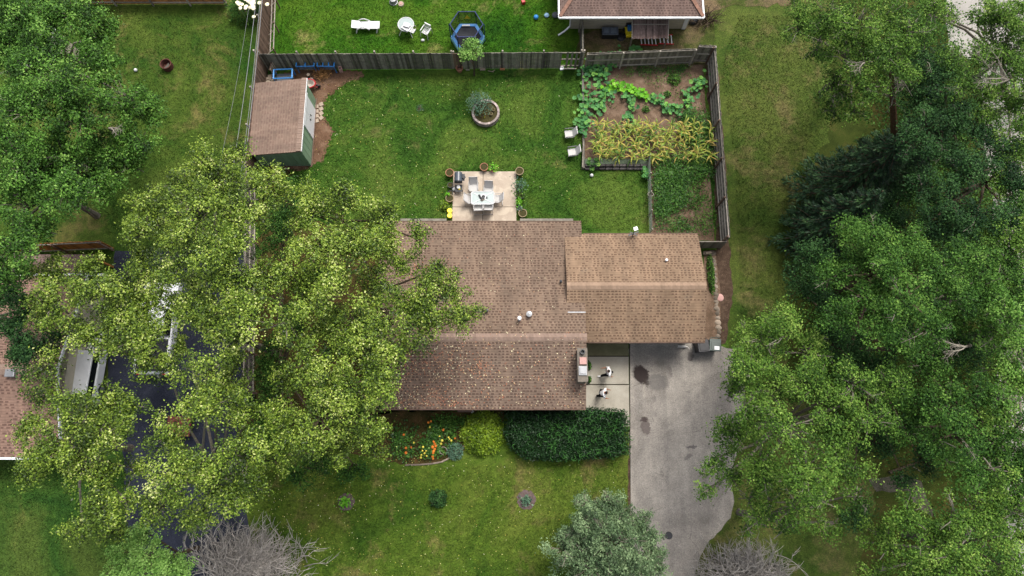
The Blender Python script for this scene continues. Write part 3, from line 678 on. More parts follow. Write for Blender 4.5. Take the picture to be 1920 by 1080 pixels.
# west fence: plank face upper stretch, rail face lower stretch
yb = at(488, 330).y
yt = 36
fence("wooden_fence", "tall brown plank fence running north from the green shed, beside the power lines", (-15.52, yb, 0), (-15.52, yt, 0), 1.95, 1, M_wood_brown, M_wood_old, M_rail, post_side=1.6)
fence("wooden_fence", "fence with three pale rails facing the house, under the olive-leaved trees", (fwx-.05, yb-.05, 0), (at(478, 720).x, at(478, 740).y, 0), 1.75, 1, M_wood_dark, M_rail, M_wood_brown, rails=3, post_side=1.4)
# lattice leaning north of the corner
t = thing("lattice_panel", "weathered lattice of pale slats standing against the brown plank fence", "lattice", (at(516, 108).x, at(516, 108).y, 0))
tp = at(517, -30)-at(512, 108); mb = MB(); L = tp.length
for s in (-.05, .3, .62): mb.bar((s-.4, 0, .35+s), (s-.4+tp.x, tp.y, .35+s), .05, .04)
for i in range(9): mb.bar((-.45+tp.x*i/8, tp.y*i/8, .25), (.25+tp.x*i/8, tp.y*i/8, 1.0), .05, .03, var=random.random())
mb.build("slats", M_rail, t)
mb = MB(); [mb.bar((.2+tp.x*i/3, tp.y*i/3, 0), (.2+tp.x*i/3, tp.y*i/3, 1.1), .07) for i in range(4)]; mb.build("post", M_wood_brown, t)
# cedar fence at the top-left
cy = at(300, 8).y
fence("wooden_fence", "orange cedar fence with horizontal rails at the photo's top-left edge", (at(150, 8).x, cy, 0), (at(428, 8).x, cy, 0), 1.7, -1, M_cedar, M_rail, M_rail, rails=3)
# divider fence on the neighbour side, seen end on
xdv = at(1089, 100).x
fence("wooden_fence", "thin dark fence running from the neighbour's wall to the garden fence", (xdv, ny+.3, 0), (xdv+.02, ws-.2, 0), 1.6, 1, M_wood_dark, M_wood_old, M_rail, rails=2)
# cedar fence by the west house
p0_, p1_ = at(40, 474), at(215, 466)
fence("wooden_fence", "low cedar fence behind the west house under the trees", (p0_.x, p0_.y, 0), (p1_.x, p1_.y, 0), 1.5, -1, M_cedar, M_rail, M_wood_brown, rails=2)
# garden wire fence
t = thing("wire_fence", "thin green wire fence with slim posts dividing lawn from the lower garden", "fence", (at(1217, 440).x, at(1217, 440).y, 0))
d0 = at(1213, 303)-at(1217, 440); mb = MB()
for i in range(9): mb.bar((0, 0, .1+.11*i), (d0.x, d0.y, .1+.11*i), .012)
for i in range(42): mb.bar((d0.x*i/41, d0.y*i/41, .08), (d0.x*i/41, d0.y*i/41, 1.0), .01)
mb.build("wire_mesh", M_mesh, t)
for i in range(5): MB().bar((d0.x*i/4, d0.y*i/4, 0), (d0.x*i/4, d0.y*i/4, 1.1), .06, var=random.random()).build("post", M_rail, t)
t = thing("hoop_ring", "pale wire hoop hanging on the thin green wire fence", "hoop", at(1220, 364, .8))
MB().tube([(.17*math.cos(a*.524), .13*math.sin(a*.524), 0) for a in range(13)], .018, 6, caps=False).build("ring", M_rail, t)
# raised bed borders
t = thing("bed_border", "weathered timber edging on the garden's west side", "border", at(1094, 318))
d0 = at(1092, 130)-at(1094, 318); MB().bar((0, 0, .12), (d0.x, d0.y, .12), .12, .26, var=.3).build("board", M_wood_dark, t)
MB().bar((-.1, 0, .2), (d0.x-.1, 1.7, .2), .05, .4, var=.7).build("side_plank", M_wood_old, t)
t = thing("bed_retaining_wall", "dark stone and timber retaining edge at the garden's south side", "retaining wall", at(1096, 318))
d0 = at(1212, 320)-at(1096, 318); n_ = 9
for r_ in range(2):
    mb = MB()
    for i in range(n_): mb.box((d0.x*(i+.5)/n_, .05+.14*r_, .10+.16*r_), (d0.x/n_-.03, .22, .17), rz=random.uniform(-.04, .04), var=random.random())
    mb.build("stone_course", plain("dark_block", S(92, 88, 86), .9, .1, amt=.3, vk=.5), t, bevel=.015)
MB().bar((0, .4, .34), (d0.x, .38, .34), .34, .04).build("top_net", plain("green_net", S(92, 104, 86), .9, .1, amt=.25, scale=12), t)

# ------------------------------------------------------------------ yard furniture
def on(px, py, z=0): return at(px, py, z)
# white lounger
t = thing("sun_lounger", "white plastic sun lounger on the neighbour's lawn", "lounger", on(688, 53))
mb = MB(); mb.box((.28, 0, .34), (1.2, .56, .05)); mb.build("seat", M_plastic, t, bevel=.02)
mb = MB(); q = Matrix.Rotation(R(12), 3, 'Y'); mb.box((-.62, 0, .4), (.58, .56, .05), M=q); mb.build("backrest", M_plastic, t, bevel=.02)
mb = MB(); mb.box((.84, 0, .37), (.1, .5, .07)); mb.build("foot_roll", M_plastic, t, bevel=.02)
for s in (-1, 1): MB().tube([(-.55+.16*i, s*.31, .3+.24*math.sin(math.pi*i/5)) for i in range(6)], .035, 8).build("armrest", M_plastic, t)
for a in (-.55, .75):
    for s in (-1, 1): MB().bar((a, s*.25, .33), (a-.1, s*.36, 0), .06).build("leg", M_plastic, t)
# round garden table, chairs stacked on it
t = thing("round_table", "round white glass-topped garden table on the neighbour's lawn", "table", on(764, 58))
TR = .50
MB().lathe([(0, .70), (TR-.03, .70), (TR-.03, .72), (0, .72)], n=32).build("tabletop", M_tglass, t)
MB().tube([(TR*math.cos(a*math.pi/16), TR*math.sin(a*math.pi/16), .71) for a in range(33)], .03, 6, caps=False).build("rim", M_plastic, t)
for k in range(4):
    a = k*math.pi/2+.6; MB().tube([(.2*math.cos(a), .2*math.sin(a), .68), (.62*math.cos(a), .62*math.sin(a), 0)], .025, 8).build("leg", M_plastic, t)
def slat_chair(loc, rz, lab, z=0, group=None):
    t = thing("garden_chair", lab, "chair", (loc.x, loc.y, z), rz, group)
    mb = MB(); [mb.box((-.18+.09*i, 0, .4), (.06, .42, .03)) for i in range(5)]; mb.build("seat", M_plastic, t)
    mb = MB(); mb.bar((-.21, .26, .42), (.21, .26, .42), .04, .05); mb.bar((-.22, .3, .8), (.22, .3, .8), .07, .05)
    [mb.bar((-.18+.09*i, .24, .42), (-.18+.09*i, .3, .78), .05, .02) for i in range(5)]; mb.build("backrest", M_plastic, t)
    for s in (-1, 1):
        MB().bar((s*.25, -.22, .62), (s*.25, .26, .62), .05, .03).build("armrest", M_plastic, t)
        for b in (-.22, .24): MB().bar((s*.25, b, .62), (s*.28, b*1.25, 0), .035).build("leg", M_plastic, t)
    return t
slat_chair(on(800, 66), R(-30), "white slatted garden chair standing alone by the round table")
p = on(762, 52, .74)
t = thing("folded_chair", "white folded slatted chair lying on the round table, left of the smaller one", "chair", p, R(-35))
mb = MB(); [mb.box((-.24+.09*i, 0, .03), (.075, .5, .03)) for i in range(6)]; mb.build("seat", M_plastic, t)
mb = MB(); [mb.bar((-.28, s*.2, .07), (.3, s*.2, .1), .05) for s in (-1, 1)]; mb.build("frame", M_plastic, t)
MB().box((-.05, .12, .12), (.42, .3, .05), rz=.3).build("backrest", M_plastic, t)
t = thing("folded_chair", "smaller white folded chair on the round table's right side", "chair", on(773, 58, .74), R(62))
mb = MB(); [mb.box((-.12+.08*i, 0, .03), (.05, .36, .03)) for i in range(4)]; mb.build("seat", M_plastic, t)
mb = MB(); [mb.bar((-.16, s*.16, .07), (.18, s*.16, .09), .04) for s in (-1, 1)]; mb.build("frame", M_plastic, t)
def ball(name, lab, cat, p, r_, mat, sx=1, flat=1, group=None):
    mb = MB(); k = 9; mb.lathe([(r_*math.sin(math.pi*i/k), r_*flat*(1-math.cos(math.pi*i/k))) for i in range(k+1)], n=14, sx=sx)
    o = mb.build(name, mat, smooth=True); o.location = p; return tag(o, lab, cat, group)
ball("toy_ball", "small white oval ball on the grass below the garden chair", "ball", on(793, 77), .09, M_plastic, 1.4)
ball("ball", "small white ball on the west lawn beside the fire pit", "ball", on(256, 133), .11, M_plastic)
ball("ball", "white ball on the back lawn below the garden's retaining wall", "ball", on(1109, 330), .11, M_plastic)
ball("toy_ball", "blue ball on the grass left of the neighbour's house", "ball", on(1005, 35), .16, M_bluelt)
ball("garden_globe", "small white globe among the plants under the front eave", "garden ornament", on(886, 772), .09, M_plastic)
o = MB().box((0, 0, .13), (.22, .24, .26), rz=.4).build("toy_block", M_red, bevel=.02); o.location = on(981, 6); tag(o, "small red cube on the neighbour's lawn at the top edge", "toy")
o = ball("plastic_bag", "crumpled light blue and white bag by the neighbour's house corner", "bag", on(1025, 30), .17, plain("pale_blue_bag", S(150, 190, 220), .5, .4, amt=.3, scale=9), 1, .5)
o = ball("covered_bucket", "grey tarpaulin-covered lump beside the neighbour's wall corner", "bucket", on(1041, 30), .22, plain("grey_tarp", S(96, 100, 106), .8, .2, amt=.3, scale=8), 1, .5)
t = thing("cooler_box", "pale grey upturned tub at the photo's top edge", "tub", on(738, 4)); MB().lathe([(.26, 0), (.2, .3), (0, .32)], n=12).build("body", M_grey_met, t); MB().lathe([(.28, 0), (.28, .04), (.24, .05)], n=12).build("rim", M_grey_met, t)
t = thing("tree_stump", "pale cut stump ring in the neighbour's grass by the grey tub", "stump", on(752, 8)); MB().lathe([(.2, 0), (.18, .08), (0, .08)], n=12).build("wood", M_paver, t); MB().lathe([(.1, .081), (.09, .1), (0, .1)], n=10).build("ring", M_pink, t)
# trampoline
M_teal = plain("teal_skirt", S(120, 190, 190), .5, .4)
t = thing("trampoline", "blue and black hexagonal trampoline with safety net on the neighbour's lawn", "trampoline", on(878, 82) + Vector((0, .15, 0)))
TRr = 1.02
hexa = [(TRr*math.cos(R(a)), TRr*math.sin(R(a))) for a in range(0, 360, 60)]
MB().prism([(x*.86, y*.86) for x, y in hexa], .50, .515).build("jump_mat", plain("black_mesh_mat", S(48, 50, 58), .7, .3, amt=.1), t)
for k in range(6):
    a, b = hexa[k], hexa[(k+1) % 6]
    MB().bar((a[0]*1.07, a[1]*1.07, .36), (b[0]*1.07, b[1]*1.07, .36), .03, .28).build("skirt", M_teal, t)
    MB().prism([(a[0]*1.04, a[1]*1.04), (b[0]*1.04, b[1]*1.04), (b[0]*.84, b[1]*.84), (a[0]*.84, a[1]*.84)], .51, .56).build("edge_pad", M_bluelt if k != 4 else M_bluedk, t, fixn=True)
    MB().tube([(a[0]*1.06, a[1]*1.06, 0), (a[0]*1.06, a[1]*1.06, 1.75), (a[0]*1.0, a[1]*1.0, 1.85)], .035, 8).build("net_pole", M_bluedk, t)
    MB().bar((a[0], a[1], 1.84), (b[0], b[1], 1.84), .04, .04).build("top_rail", M_bluedk, t)
    MB().bar((a[0]*1.05, a[1]*1.05, .47), (b[0]*1.05, b[1]*1.05, .47), .05).build("frame_rail", M_grey_met, t)
mn = N("black_net"); 
mnc = mn.coord(); wv_ = mn.n("ShaderNodeTexChecker"); wv_.inputs['Scale'].default_value = 60; mn.l(mnc, wv_.inputs['Vector'])
tb = mn.n("ShaderNodeBsdfTransparent"); mx_ = mn.n("ShaderNodeMixShader"); mx_.inputs[0].default_value = .6
mn.fin(S(18, 22, 38), .8, .2); mn.l(tb.outputs[0], mx_.inputs[1]); mn.l(mn.b.outputs[0], mx_.inputs[2]); mn.l(mx_.outputs[0], mn.out.inputs[0])
mb = MB()
for k in range(6):
    a, b = hexa[k], hexa[(k+1) % 6]; mb.add([(a[0], a[1], .55), (b[0], b[1], .55), (b[0], b[1], 1.82), (a[0], a[1], 1.82)], [(0, 1, 2, 3)])
mb.build("safety_net", mn.m, t)
mb = MB(); mb.add([(.0, TRr*.84, 1.55), (-.2, TRr*.85, 1.15), (.2, TRr*.85, 1.15)], [(0, 1, 2)]); mb.build("warning_triangle", M_yellow, t)
MB().box((-.12, TRr*.75, .6), (.5, .1, .05)).build("name_pad", M_plastic, t)

# fire pit / barrel
t = thing("fire_pit", "rusty round fire pit barrel on the north-west lawn", "fire pit", on(316, 126))
MB().lathe([(.34, 0), (.36, .42), (.31, .42), (.29, .06), (0, .05)], n=20).build("bowl", plain("rust", S(98, 62, 54), .9, .2, amt=.3), t)
mb = MB(); [mb.tube([(-.2+.1*i, -.15+.04*i, .1), (.1+.02*i, .2-.1*i, .16)], .03, 6) for i in range(5)]; mb.build("ash_wood", M_wood_dark, t)
# planter ring
t = thing("round_planter", "round grey brick planter ring with dark soil in the back lawn", "planter", on(911, 215))
mb = MB(); n_ = 34; PR = .80
for c_ in range(3):
    for i in range(n_):
        a = 2*math.pi*(i+.5*(c_ % 2))/n_; mb.box((PR*math.cos(a), PR*math.sin(a), .07+.125*c_), (.145, .135, .12), rz=a+math.pi/2, var=random.random())
mb.build("brick_ring", plain("planter_block", S(176, 162, 156), .9, .1, amt=.12, vk=.4), t, bevel=.008)
mb = MB(); mb.lathe([(PR-.05, .28), (.4, .3), (0, .31)], n=24); mb.build("soil", M_potsoil, t)
def pot(px, py, lab, r_=.2, h_=.32, mat=M_potrim, soil=M_potsoil, group="plant pots round the patio", z=0, plant=None):
    t = thing("plant_pot", lab, "plant pot", on(px, py+(3 if z == 0 else 0), z), random.random()*6, group)
    MB().lathe([(0, .01), (r_*.72, .01), (r_*.95, h_*.85), (r_*1.04, h_*.86), (r_*1.04, h_), (r_*.88, h_), (r_*.86, h_*.9)], n=22).build("pot", mat, t, smooth=False)
    MB().lathe([(r_*.87, h_*.88), (r_*.4, h_*.92), (0, h_*.92)], n=16).build("soil", soil, t)
    if plant:
        n, hgt, sz, lm, sp = plant
        C = rng.normal(size=(n, 3))*np.array([r_*sp, r_*sp, hgt*.3])+np.array([0, 0, h_+hgt*.5]); leaf_obj("foliage", lm, C, sz, t)
    return t
pot(925, 207, "small pale-rimmed nursery pot in the round planter, nearer its middle", .1, .15, M_potrim, group="pots inside the brick planter", z=.32)
pot(921, 215, "small pale-rimmed nursery pot against the round planter's south-east wall", .1, .15, M_potrim, group="pots inside the brick planter", z=.32)
def bush(name, lab, cat, p, r_, h_, lm, n=400, size=.1, flat=1.0, z0=0., group=None, stems=6, sxy=(1, 1), up=.9, shell=.5):
    t = thing(name, lab, cat, p, 0, group)
    d = rng.normal(size=(n, 3)); d /= np.linalg.norm(d, axis=1)[:, None]; d[:, 2] = np.abs(d[:, 2])
    rad = (shell+(1-shell)*rng.random(n)**.6)[:, None]
    lump = 1+.09*np.sin(d[:, :1]*9+2)*np.cos(d[:, 1:2]*8)+.05*rng.normal(size=(n, 1))
    C = d*rad*lump*np.array([r_*sxy[0], r_*sxy[1], h_])*flat+np.array([0, 0, z0+.03])
    leaf_obj("foliage", lm, C, size, t, up, var=np.clip(rng.normal(.45+.15*np.sin(d[:, 0]*5), .22), 0, 1))
    mb = MB()
    for i in range(stems):
        a = random.uniform(0, 6.28); mb.tube([(0, 0, 0), (.3*r_*math.cos(a), .3*r_*math.sin(a), z0+.5*h_), (.75*r_*sxy[0]*math.cos(a), .75*r_*sxy[1]*math.sin(a), z0+.8*h_)], [.03, .02, .008], 5)
    mb.build("stem", M_bark, t); return t
bush("shrub", "soft green shrub spilling over the north-west rim of the brick planter", "shrub", on(900, 199, .3), .85, .8, L_bluegr, 700, .1, z0=.2, shell=.2)
bush("small_plant", "low red and yellow leafed plant inside the brick planter", "plant", on(905, 216, .3), .28, .2, leafmat("red_yellow", [S(140, 80, 70), S(120, 120, 60), S(190, 190, 60)]), 120, .08)
bush("small_plant", "dark low plant at the round planter's west inside wall", "plant", on(896, 209, .3), .22, .2, L_mid, 90, .08)
bush("wire_tuft", "small grey-green weed clump in the back lawn left of the planter", "plant", on(787, 204), .28, .12, L_bluegr, 60, .06)
# two garden chairs by the garden
def arm_chair(p, rz, lab):
    t = thing("patio_armchair", lab, "chair", p, rz, "armchairs by the vegetable garden")
    MB().box((0, 0, .4), (.52, .5, .06)).build("seat", M_shadecloth, t, bevel=.02)
    MB().box((.34, 0, .66), (.06, .5, .56), M=Matrix.Rotation(R(24), 3, 'Y')).build("backrest", M_shadecloth, t, bevel=.02)
    for s in (-1, 1):
        MB().bar((-.25, s*.29, .6), (.3, s*.29, .62), .05, .03).build("armrest", M_dark_met, t)
        for a in (-.24, .26): MB().bar((a, s*.29, .6), (a, s*.29, 0), .03).build("leg", M_dark_met, t)
arm_chair(on(1066, 257), R(5), "pale armchair with dark frame beside the corn, the upper of two")
arm_chair(on(1072, 291), R(8), "pale armchair with dark frame beside the corn, the lower of two")

# patio set
def dining_chair(cx, cy, rz, lab):
    p = on(cx, cy, .42); t = thing("dining_chair", lab, "chair", (p.x, p.y, .04), rz, "sling chairs around the patio table")
    MB().box((0, -.02, .4), (.46, .50, .035)).build("seat", M_shadecloth, t, bevel=.01)
    MB().box((0, .30, .66), (.44, .035, .56), M=Matrix.Rotation(R(-28), 3, 'X')).build("backrest", plain("grey_sling", S(214, 212, 210, .85), .8, .2, amt=.05, vk=.1), t, bevel=.01)
    for s in (-1, 1):
        MB().tube([(s*.27, -.26, 0), (s*.27, -.26, .62), (s*.27, .22, .64), (s*.25, .3, .6)], .022, 6).build("arm_frame", M_frame, t)
        MB().tube([(s*.24, -.26, .4), (s*.24, .22, .42), (s*.24, .42, .96)], .02, 6).build("side_frame", M_frame, t)
        MB().tube([(s*.27, .3, .6), (s*.27, .36, 0)], .02, 6).build("leg", M_frame, t)
    MB().tube([(-.27, .36, .02), (.27, .36, .02)], .018, 6).build("foot_rail", M_frame, t)
    MB().tube([(-.24, .42, .96), (.24, .42, .96)], .02, 6).build("top_rail", M_frame, t)
dining_chair(888, 351, R(2), "white sling chair pulled back north-west of the patio table")
dining_chair(916, 358, R(-2), "white sling chair at the patio table's north side, tucked in")
dining_chair(884, 375, R(88), "white sling chair at the west end of the patio table")
dining_chair(931, 373, R(-92), "white sling chair at the east end of the patio table")
dining_chair(897, 388, R(182), "white sling chair on the south side of the patio table, left one")
dining_chair(916, 387, R(178), "white sling chair on the south side of the patio table, right one")
tc = on(905, 371, .72)
t = thing("patio_table", "rectangular white patio table with frosted glass top and umbrella hole", "table", (tc.x, tc.y, .04), R(1))
tw_, tl_ = 1.34, .80
def rrect(w_, l_, r_, n=5):
    out = []
    for cx, cy, a0 in ((w_/2-r_, l_/2-r_, 0), (-w_/2+r_, l_/2-r_, 90), (-w_/2+r_, -l_/2+r_, 180), (w_/2-r_, -l_/2+r_, 270)):
        for i in range(n+1): a = R(a0+90*i/n); out.append((cx+r_*math.cos(a), cy+r_*math.sin(a)))
    return out
MB().prism(rrect(tw_-.06, tl_-.06, .08), .665, .68).build("tabletop", M_tglass, t, fixn=True)
pp = [(x, y, .68) for x, y in rrect(tw_, tl_, .12)]; MB().tube(pp+[pp[0]], .035, 8, caps=False).build("rim", M_plastic, t)
for sx_ in (-1, 1):
    for sy_ in (-1, 1):
        MB().bar((sx_*.12, sy_*.08, .69), (sx_*(tw_/2-.06), sy_*(tl_/2-.05), .69), .035, .015).build("brace", M_plastic, t)
        MB().tube([(sx_*(tw_/2-.08), sy_*(tl_/2-.08), .66), (sx_*(tw_/2-.04), sy_*(tl_/2-.04), 0)], .025, 8).build("leg", M_plastic, t)
MB().lathe([(.06, .69), (.16, .695), (.17, .70)], (.03, .08, 0), 20).build("centre_ring", M_plastic, t)
t = thing("wine_bottle", "dark bottle lying on its side on the patio table", "bottle", (tc.x-.12, tc.y, .78), R(-60))
MB().tube([(-.2, 0, 0), (.04, 0, 0), (.08, 0, 0), (.14, 0, 0)], [.055, .055, .025, .022], 10).build("glass", M_dark_met, t, smooth=False)
MB().tube([(.14, 0, 0), (.2, 0, 0)], .026, 8).build("neck", M_blackp, t)
t = thing("plant_bowl", "small dark round bowl on white base in the table's middle", "bowl", (tc.x+.05, tc.y+.04, .745))
MB().lathe([(0, 0), (.08, .0), (.1, .1), (.08, .1), (.06, .03), (0, .03)], n=16).build("bowl", M_dark_met, t); MB().lathe([(0, -.012), (.14, -.012), (.14, -.002), (0, -.002)], n=20).build("saucer", M_plastic, t)
t = thing("tumbler", "small dark grey cup at the right of the table's bowl", "cup", (tc.x+.25, tc.y, .74)); MB().lathe([(0, 0), (.03, 0), (.037, .1), (.03, .1), (.025, .02), (0, .02)], n=12).build("cup", M_dark_met, t); MB().tube([(.035, 0, .08), (.065, 0, .07), (.065, 0, .03), (.033, 0, .02)], .006, 5).build("handle", M_dark_met, t)
t = thing("cloth_napkin", "small grey cloth crumpled beside the bottle on the table", "cloth", (tc.x-.04, tc.y-.13, .74)); MB().lathe([(0, .05), (.06, .04), (.1, 0)], n=7).build("fabric", M_wood_old, t); MB().lathe([(0, .03), (.04, .02), (.07, 0)], (.1, .02, 0), n=6).build("fold", M_wood_old, t)
# grill
g = on(861, 350); t = thing("gas_grill", "black-lidded grill with side rack on the patio's west edge", "grill", (g.x, g.y, .04), R(0))
MB().tube([(0, -.0, .74), (0, .56, .74)], .235, 20).build("lid", plain("slate_lid", S(78, 86, 96), .35, .5, amt=.1), t, smooth=False)
MB().box((0, .28, .62), (.46, .6, .16)).build("firebox", M_blackp, t, bevel=.02)
mb = MB(); mb.lathe([(.1, .75), (.1, .8), (0, .8)], (.34, .28, 0), 12); mb.box((.3, .3, .68), (.16, .44, .04)); mb.build("side_shelf", M_blackp, t)
mb = MB(); mb.box((0, -.25, .3), (.44, .42, .03)); mb.bar((-.22, -.45, .5), (.26, -.45, .5), .03); mb.build("bottom_rack", M_dark_met, t)
for a in (-.22, .24):
    for b in (-.45, .5): MB().bar((a, b, .0), (a, b, .62), .03).build("leg", M_blackp, t)
t = thing("fuel_tub", "white and yellow tub on the grill's lower rack", "tub", (g.x-.0, g.y-.22, .36)); MB().lathe([(0, 0), (.1, 0), (.11, .16), (0, .17)], n=14).build("tub", M_plastic, t); MB().box((.04, -.1, .06), (.12, .08, .1)).build("label", M_yellow, t)
t = thing("lantern_candle", "white candle in a grey round holder at the patio's west edge", "candle", on(852, 355, .1)); MB().lathe([(0, 0), (.13, 0), (.13, .08), (.115, .08), (.11, .03)], n=18).build("holder", M_grey_met, t); MB().lathe([(0, .02), (.085, .02), (.085, .12), (0, .12)], n=16).build("candle", M_plastic, t)
# pots around the patio
pot(844, 325, "round clay-rimmed pot at the patio's north-west corner", .25, .38, M_terra)
pot(845, 347, "dark small nursery pot left of the grill", .17, .28, M_blackp)
pot(845, 361, "dark small pot beside the white candle", .15, .25, M_blackp)
pot(844, 372, "large olive-rimmed pot left of the west dining chair", .24, .34, M_potrim)
pot(908, 314, "large clay-rimmed pot with dry soil on the patio's north side", .25, .36, M_terra)
pot(924, 316, "pink flower pot with bright green leaves on the patio's north side", .2, .3, plain("pink_pot", S(190, 98, 112), .6, .3), plant=(70, .3, .13, L_squashlt, .7))
pot(974, 322, "round clay-rimmed pot at the patio's north-east corner", .25, .38, M_potrim)
pot(980, 400, "large pale-rimmed pot at the patio's south-east corner", .25, .36, M_potrim)
pot(974, 350, "black pot holding a dark leafy plant, upper one along the patio's east edge", .18, .3, M_blackp, plant=(130, .45, .12, L_bluegr, 1.3))
pot(977, 366, "black pot with a drooping dark plant, middle of the patio's east edge", .22, .3, M_blackp, plant=(110, .35, .12, L_mid, 1.1))
pot(973, 379, "small pot with bright lime leaves on the patio's east edge", .14, .22, M_blackp, plant=(60, .3, .13, L_squashlt, 1.0))
pot(975, 390, "grey succulent pot beside the patio's south-east corner pot", .14, .22, M_grey_met, plant=(60, .2, .08, L_bluegr, .9))
bush("leafy_plant", "yellow-green leafy plant left of the patio above the yellow buckets", "plant", on(834, 387), .36, .4, L_lime, 160, .13)
bush("leafy_plant", "small upright lime plant beside the olive-rimmed pot", "plant", on(840, 368), .16, .5, L_squashlt, 60, .14)
for (px, py, lab) in ((844, 398, "yellow bucket against the patio's west edge, the upper one"), (844, 407, "paler yellow bucket against the patio's west edge, nearest the roof")):
    t = thing("bucket", lab, "bucket", on(px, py), 0, "yellow buckets by the patio"); MB().lathe([(0, .3), (.12, .31), (.155, .3), (.155, .27), (.14, .27), (.12, 0), (0, 0)], n=20).build("tub", M_yellow, t)
    MB().tube([(.155*math.cos(a), .155*math.sin(a), .28+.0*a) for a in [i*math.pi/8 for i in range(9)]], .008, 5).build("handle", M_grey_met, t)

# ------------------------------------------------------------------ junk by the shed
def blue_frame(px, py, w_, l_, rz, lab, cross=3):
    t = thing("metal_frame", lab, "frame", on(px, py), rz, "blue metal frames by the fence")
    for s in (-1, 1): MB().tube([(-w_/2, s*l_/2, .1), (-w_/2, s*l_/2, .8), (w_/2, s*l_/2, .8), (w_/2, s*l_/2, .1)], .045, 8).build("side_rail", M_blue, t)
    for i in range(cross): MB().tube([(-w_/2+w_*i/(cross-1), -l_/2, .8), (-w_/2+w_*i/(cross-1), l_/2, .8)], .045, 8).build("crossbar", M_bluelt, t)
    MB().box((0, 0, .35), (w_-.1, l_-.1, .03)).build("inner_panel", plain("grey_panel", S(96, 100, 108), .8, .2), t)
blue_frame(538, 151, 1.15, .62, .05, "blue open-topped metal crate behind the shed roof", 2)
blue_frame(579, 132, 1.1, .4, .02, "blue tubular frame leaning by the fence, the left of two", 3)
blue_frame(617, 132, 1.05, .4, -.02, "blue tubular frame with grey grid by the fence, the right of two", 4)
t = thing("straw_heap", "heap of dry brown straw between the two blue frames", "straw", on(604, 138), 0)
C = rng.normal(size=(500, 3))*np.array([.28, .25, .1])+np.array([0, 0, .25]); C[:, 2] = np.abs(C[:, 2]); leaf_obj("stalks", plain("straw", S(150, 112, 72), .9, .1, amt=.2), C, .3, t, aspect=.08)
t = thing("cinder_block", "pinkish concrete block on the dirt right of the blue frames", "block", on(640, 132), .15); MB().box((0, 0, .2), (.2, .36, .4)).build("block", M_pink, t, bevel=.01); MB().box((0, -.08, .402), (.12, .1, .01)).build("core_hole", M_dark_met, t)
t = thing("wood_pallet", "old pale wooden pallet standing in the fence corner behind the shed", "pallet", on(518, 134), R(80))
for s in (-1, 0, 1): MB().box((0, s*.02, .45+.4*s), (.9, .05, .1)).build("runner", M_wood_brown, t)
for i in range(6): MB().box((-.38+.15*i, -.04, .45), (.1, .02, .95), var=random.random()).build("slat", M_paver, t)
for i, (px, py) in enumerate(((506, 148), (504, 154), (509, 143), (512, 150))):
    p = on(px, py, .1); o = MB().box((0, 0, .12), (.42, .18, .16), rz=.15*i).build("fence_block", M_paver, bevel=.02); o.location = (p.x, p.y, .0); tag(o, "pale stone block stacked in the corner behind the shed", "block", "blocks behind the shed")
t = thing("cut_log", "short cut log standing on the dirt behind the shed", "log", on(581, 145)); MB().lathe([(.13, 0), (.13, .34), (0, .34)], n=14).build("bark", M_bark, t); MB().lathe([(.1, .342), (0, .343)], n=12).build("cut_face", M_paver, t)
t = thing("cut_log", "thick low log round beside the red wheelbarrow", "log", on(585, 152)); MB().lathe([(.16, 0), (.16, .2), (0, .2)], n=14).build("bark", M_wood_brown, t); MB().lathe([(.12, .202), (0, .203)], n=12).build("cut_face", M_rail, t)
wbp = on(583, 164); t = thing("wheelbarrow", "red wheelbarrow with grey tray beside the shed's north-east corner", "wheelbarrow", wbp, R(0))
MB().lathe([(.3, .48), (.26, .5), (.1, .28), (0, .26)], n=16, sx=1.3, sy=.95).build("tray", plain("tray_grey", S(188, 180, 168), .6, .3), t)
MB().tube([(.41*math.cos(a*.3927), .3*math.sin(a*.3927), .5) for a in range(17)], .04, 6, caps=False).build("rim", M_red, t)
MB().tube([(.5, -.04, .16), (.5, .04, .16)], .16, 14).build("wheel", M_blackp, t)
for s in (-1, 1): MB().tube([(.5, s*.08, .2), (.0, s*.2, .4), (-.6, s*.26, .55)], .02, 6).build("handle", M_red, t)
# boards etc at the fence foot
t = thing("terracotta_pot", "terracotta pot on the ground at the fence's brown section", "plant pot", on(862, 133)); MB().lathe([(0, .01), (.15, .01), (.21, .3), (.23, .3), (.23, .36), (.19, .36), (.16, .12), (0, .11)], n=22).build("pot", M_terra, t); MB().lathe([(.08, .12), (0, .14)], n=10).build("drain_dish", M_pink, t)
for (px, py, w_, l_, rz, mt, lab) in ((905, 130, .34, .2, .1, M_paver, "pale tan block at the fence foot right of the terracotta pot"), (942, 128, .3, .3, 0, plain("orange_board", S(196, 138, 96), .8, .2), "orange-brown board leaning at the fence foot"),
                              (1053, 128, .26, .3, .2, M_white, "white plastic piece at the broken fence stretch"), (1067, 114, .75, .55, 0, M_rail, "pale plywood sheet leaned on the broken fence stretch"),
                              (877, 132, .25, .05, 0, M_rail, "short pale stick on the ground by the terracotta pot"), (1067, 129, .22, .08, 0, M_rail, "small pale wood offcut at the fence foot below the plywood")):
    p = on(px, py); hgt = .9 if w_ > .6 else .12
    o = MB().box((0, 0, hgt/2), (w_, l_ if hgt < .5 else .04, hgt), rz=rz, M=(Matrix.Rotation(R(28), 3, 'X') if hgt > .5 else None)).build("wood_piece", mt, bevel=.008)
    o.location = p if hgt < .5 else (p.x, ny-.22, .02); tag(o, lab, "board")
t = thing("wood_stick", "forked pale sticks crossed on the grass by the fence foot", "sticks", on(922, 134)); MB().bar((-.25, .03, .03), (.12, -.05, .03), .03).build("stick", M_paver, t); MB().bar((.0, -.06, .05), (.2, .08, .05), .03).build("branch", M_paver, t)

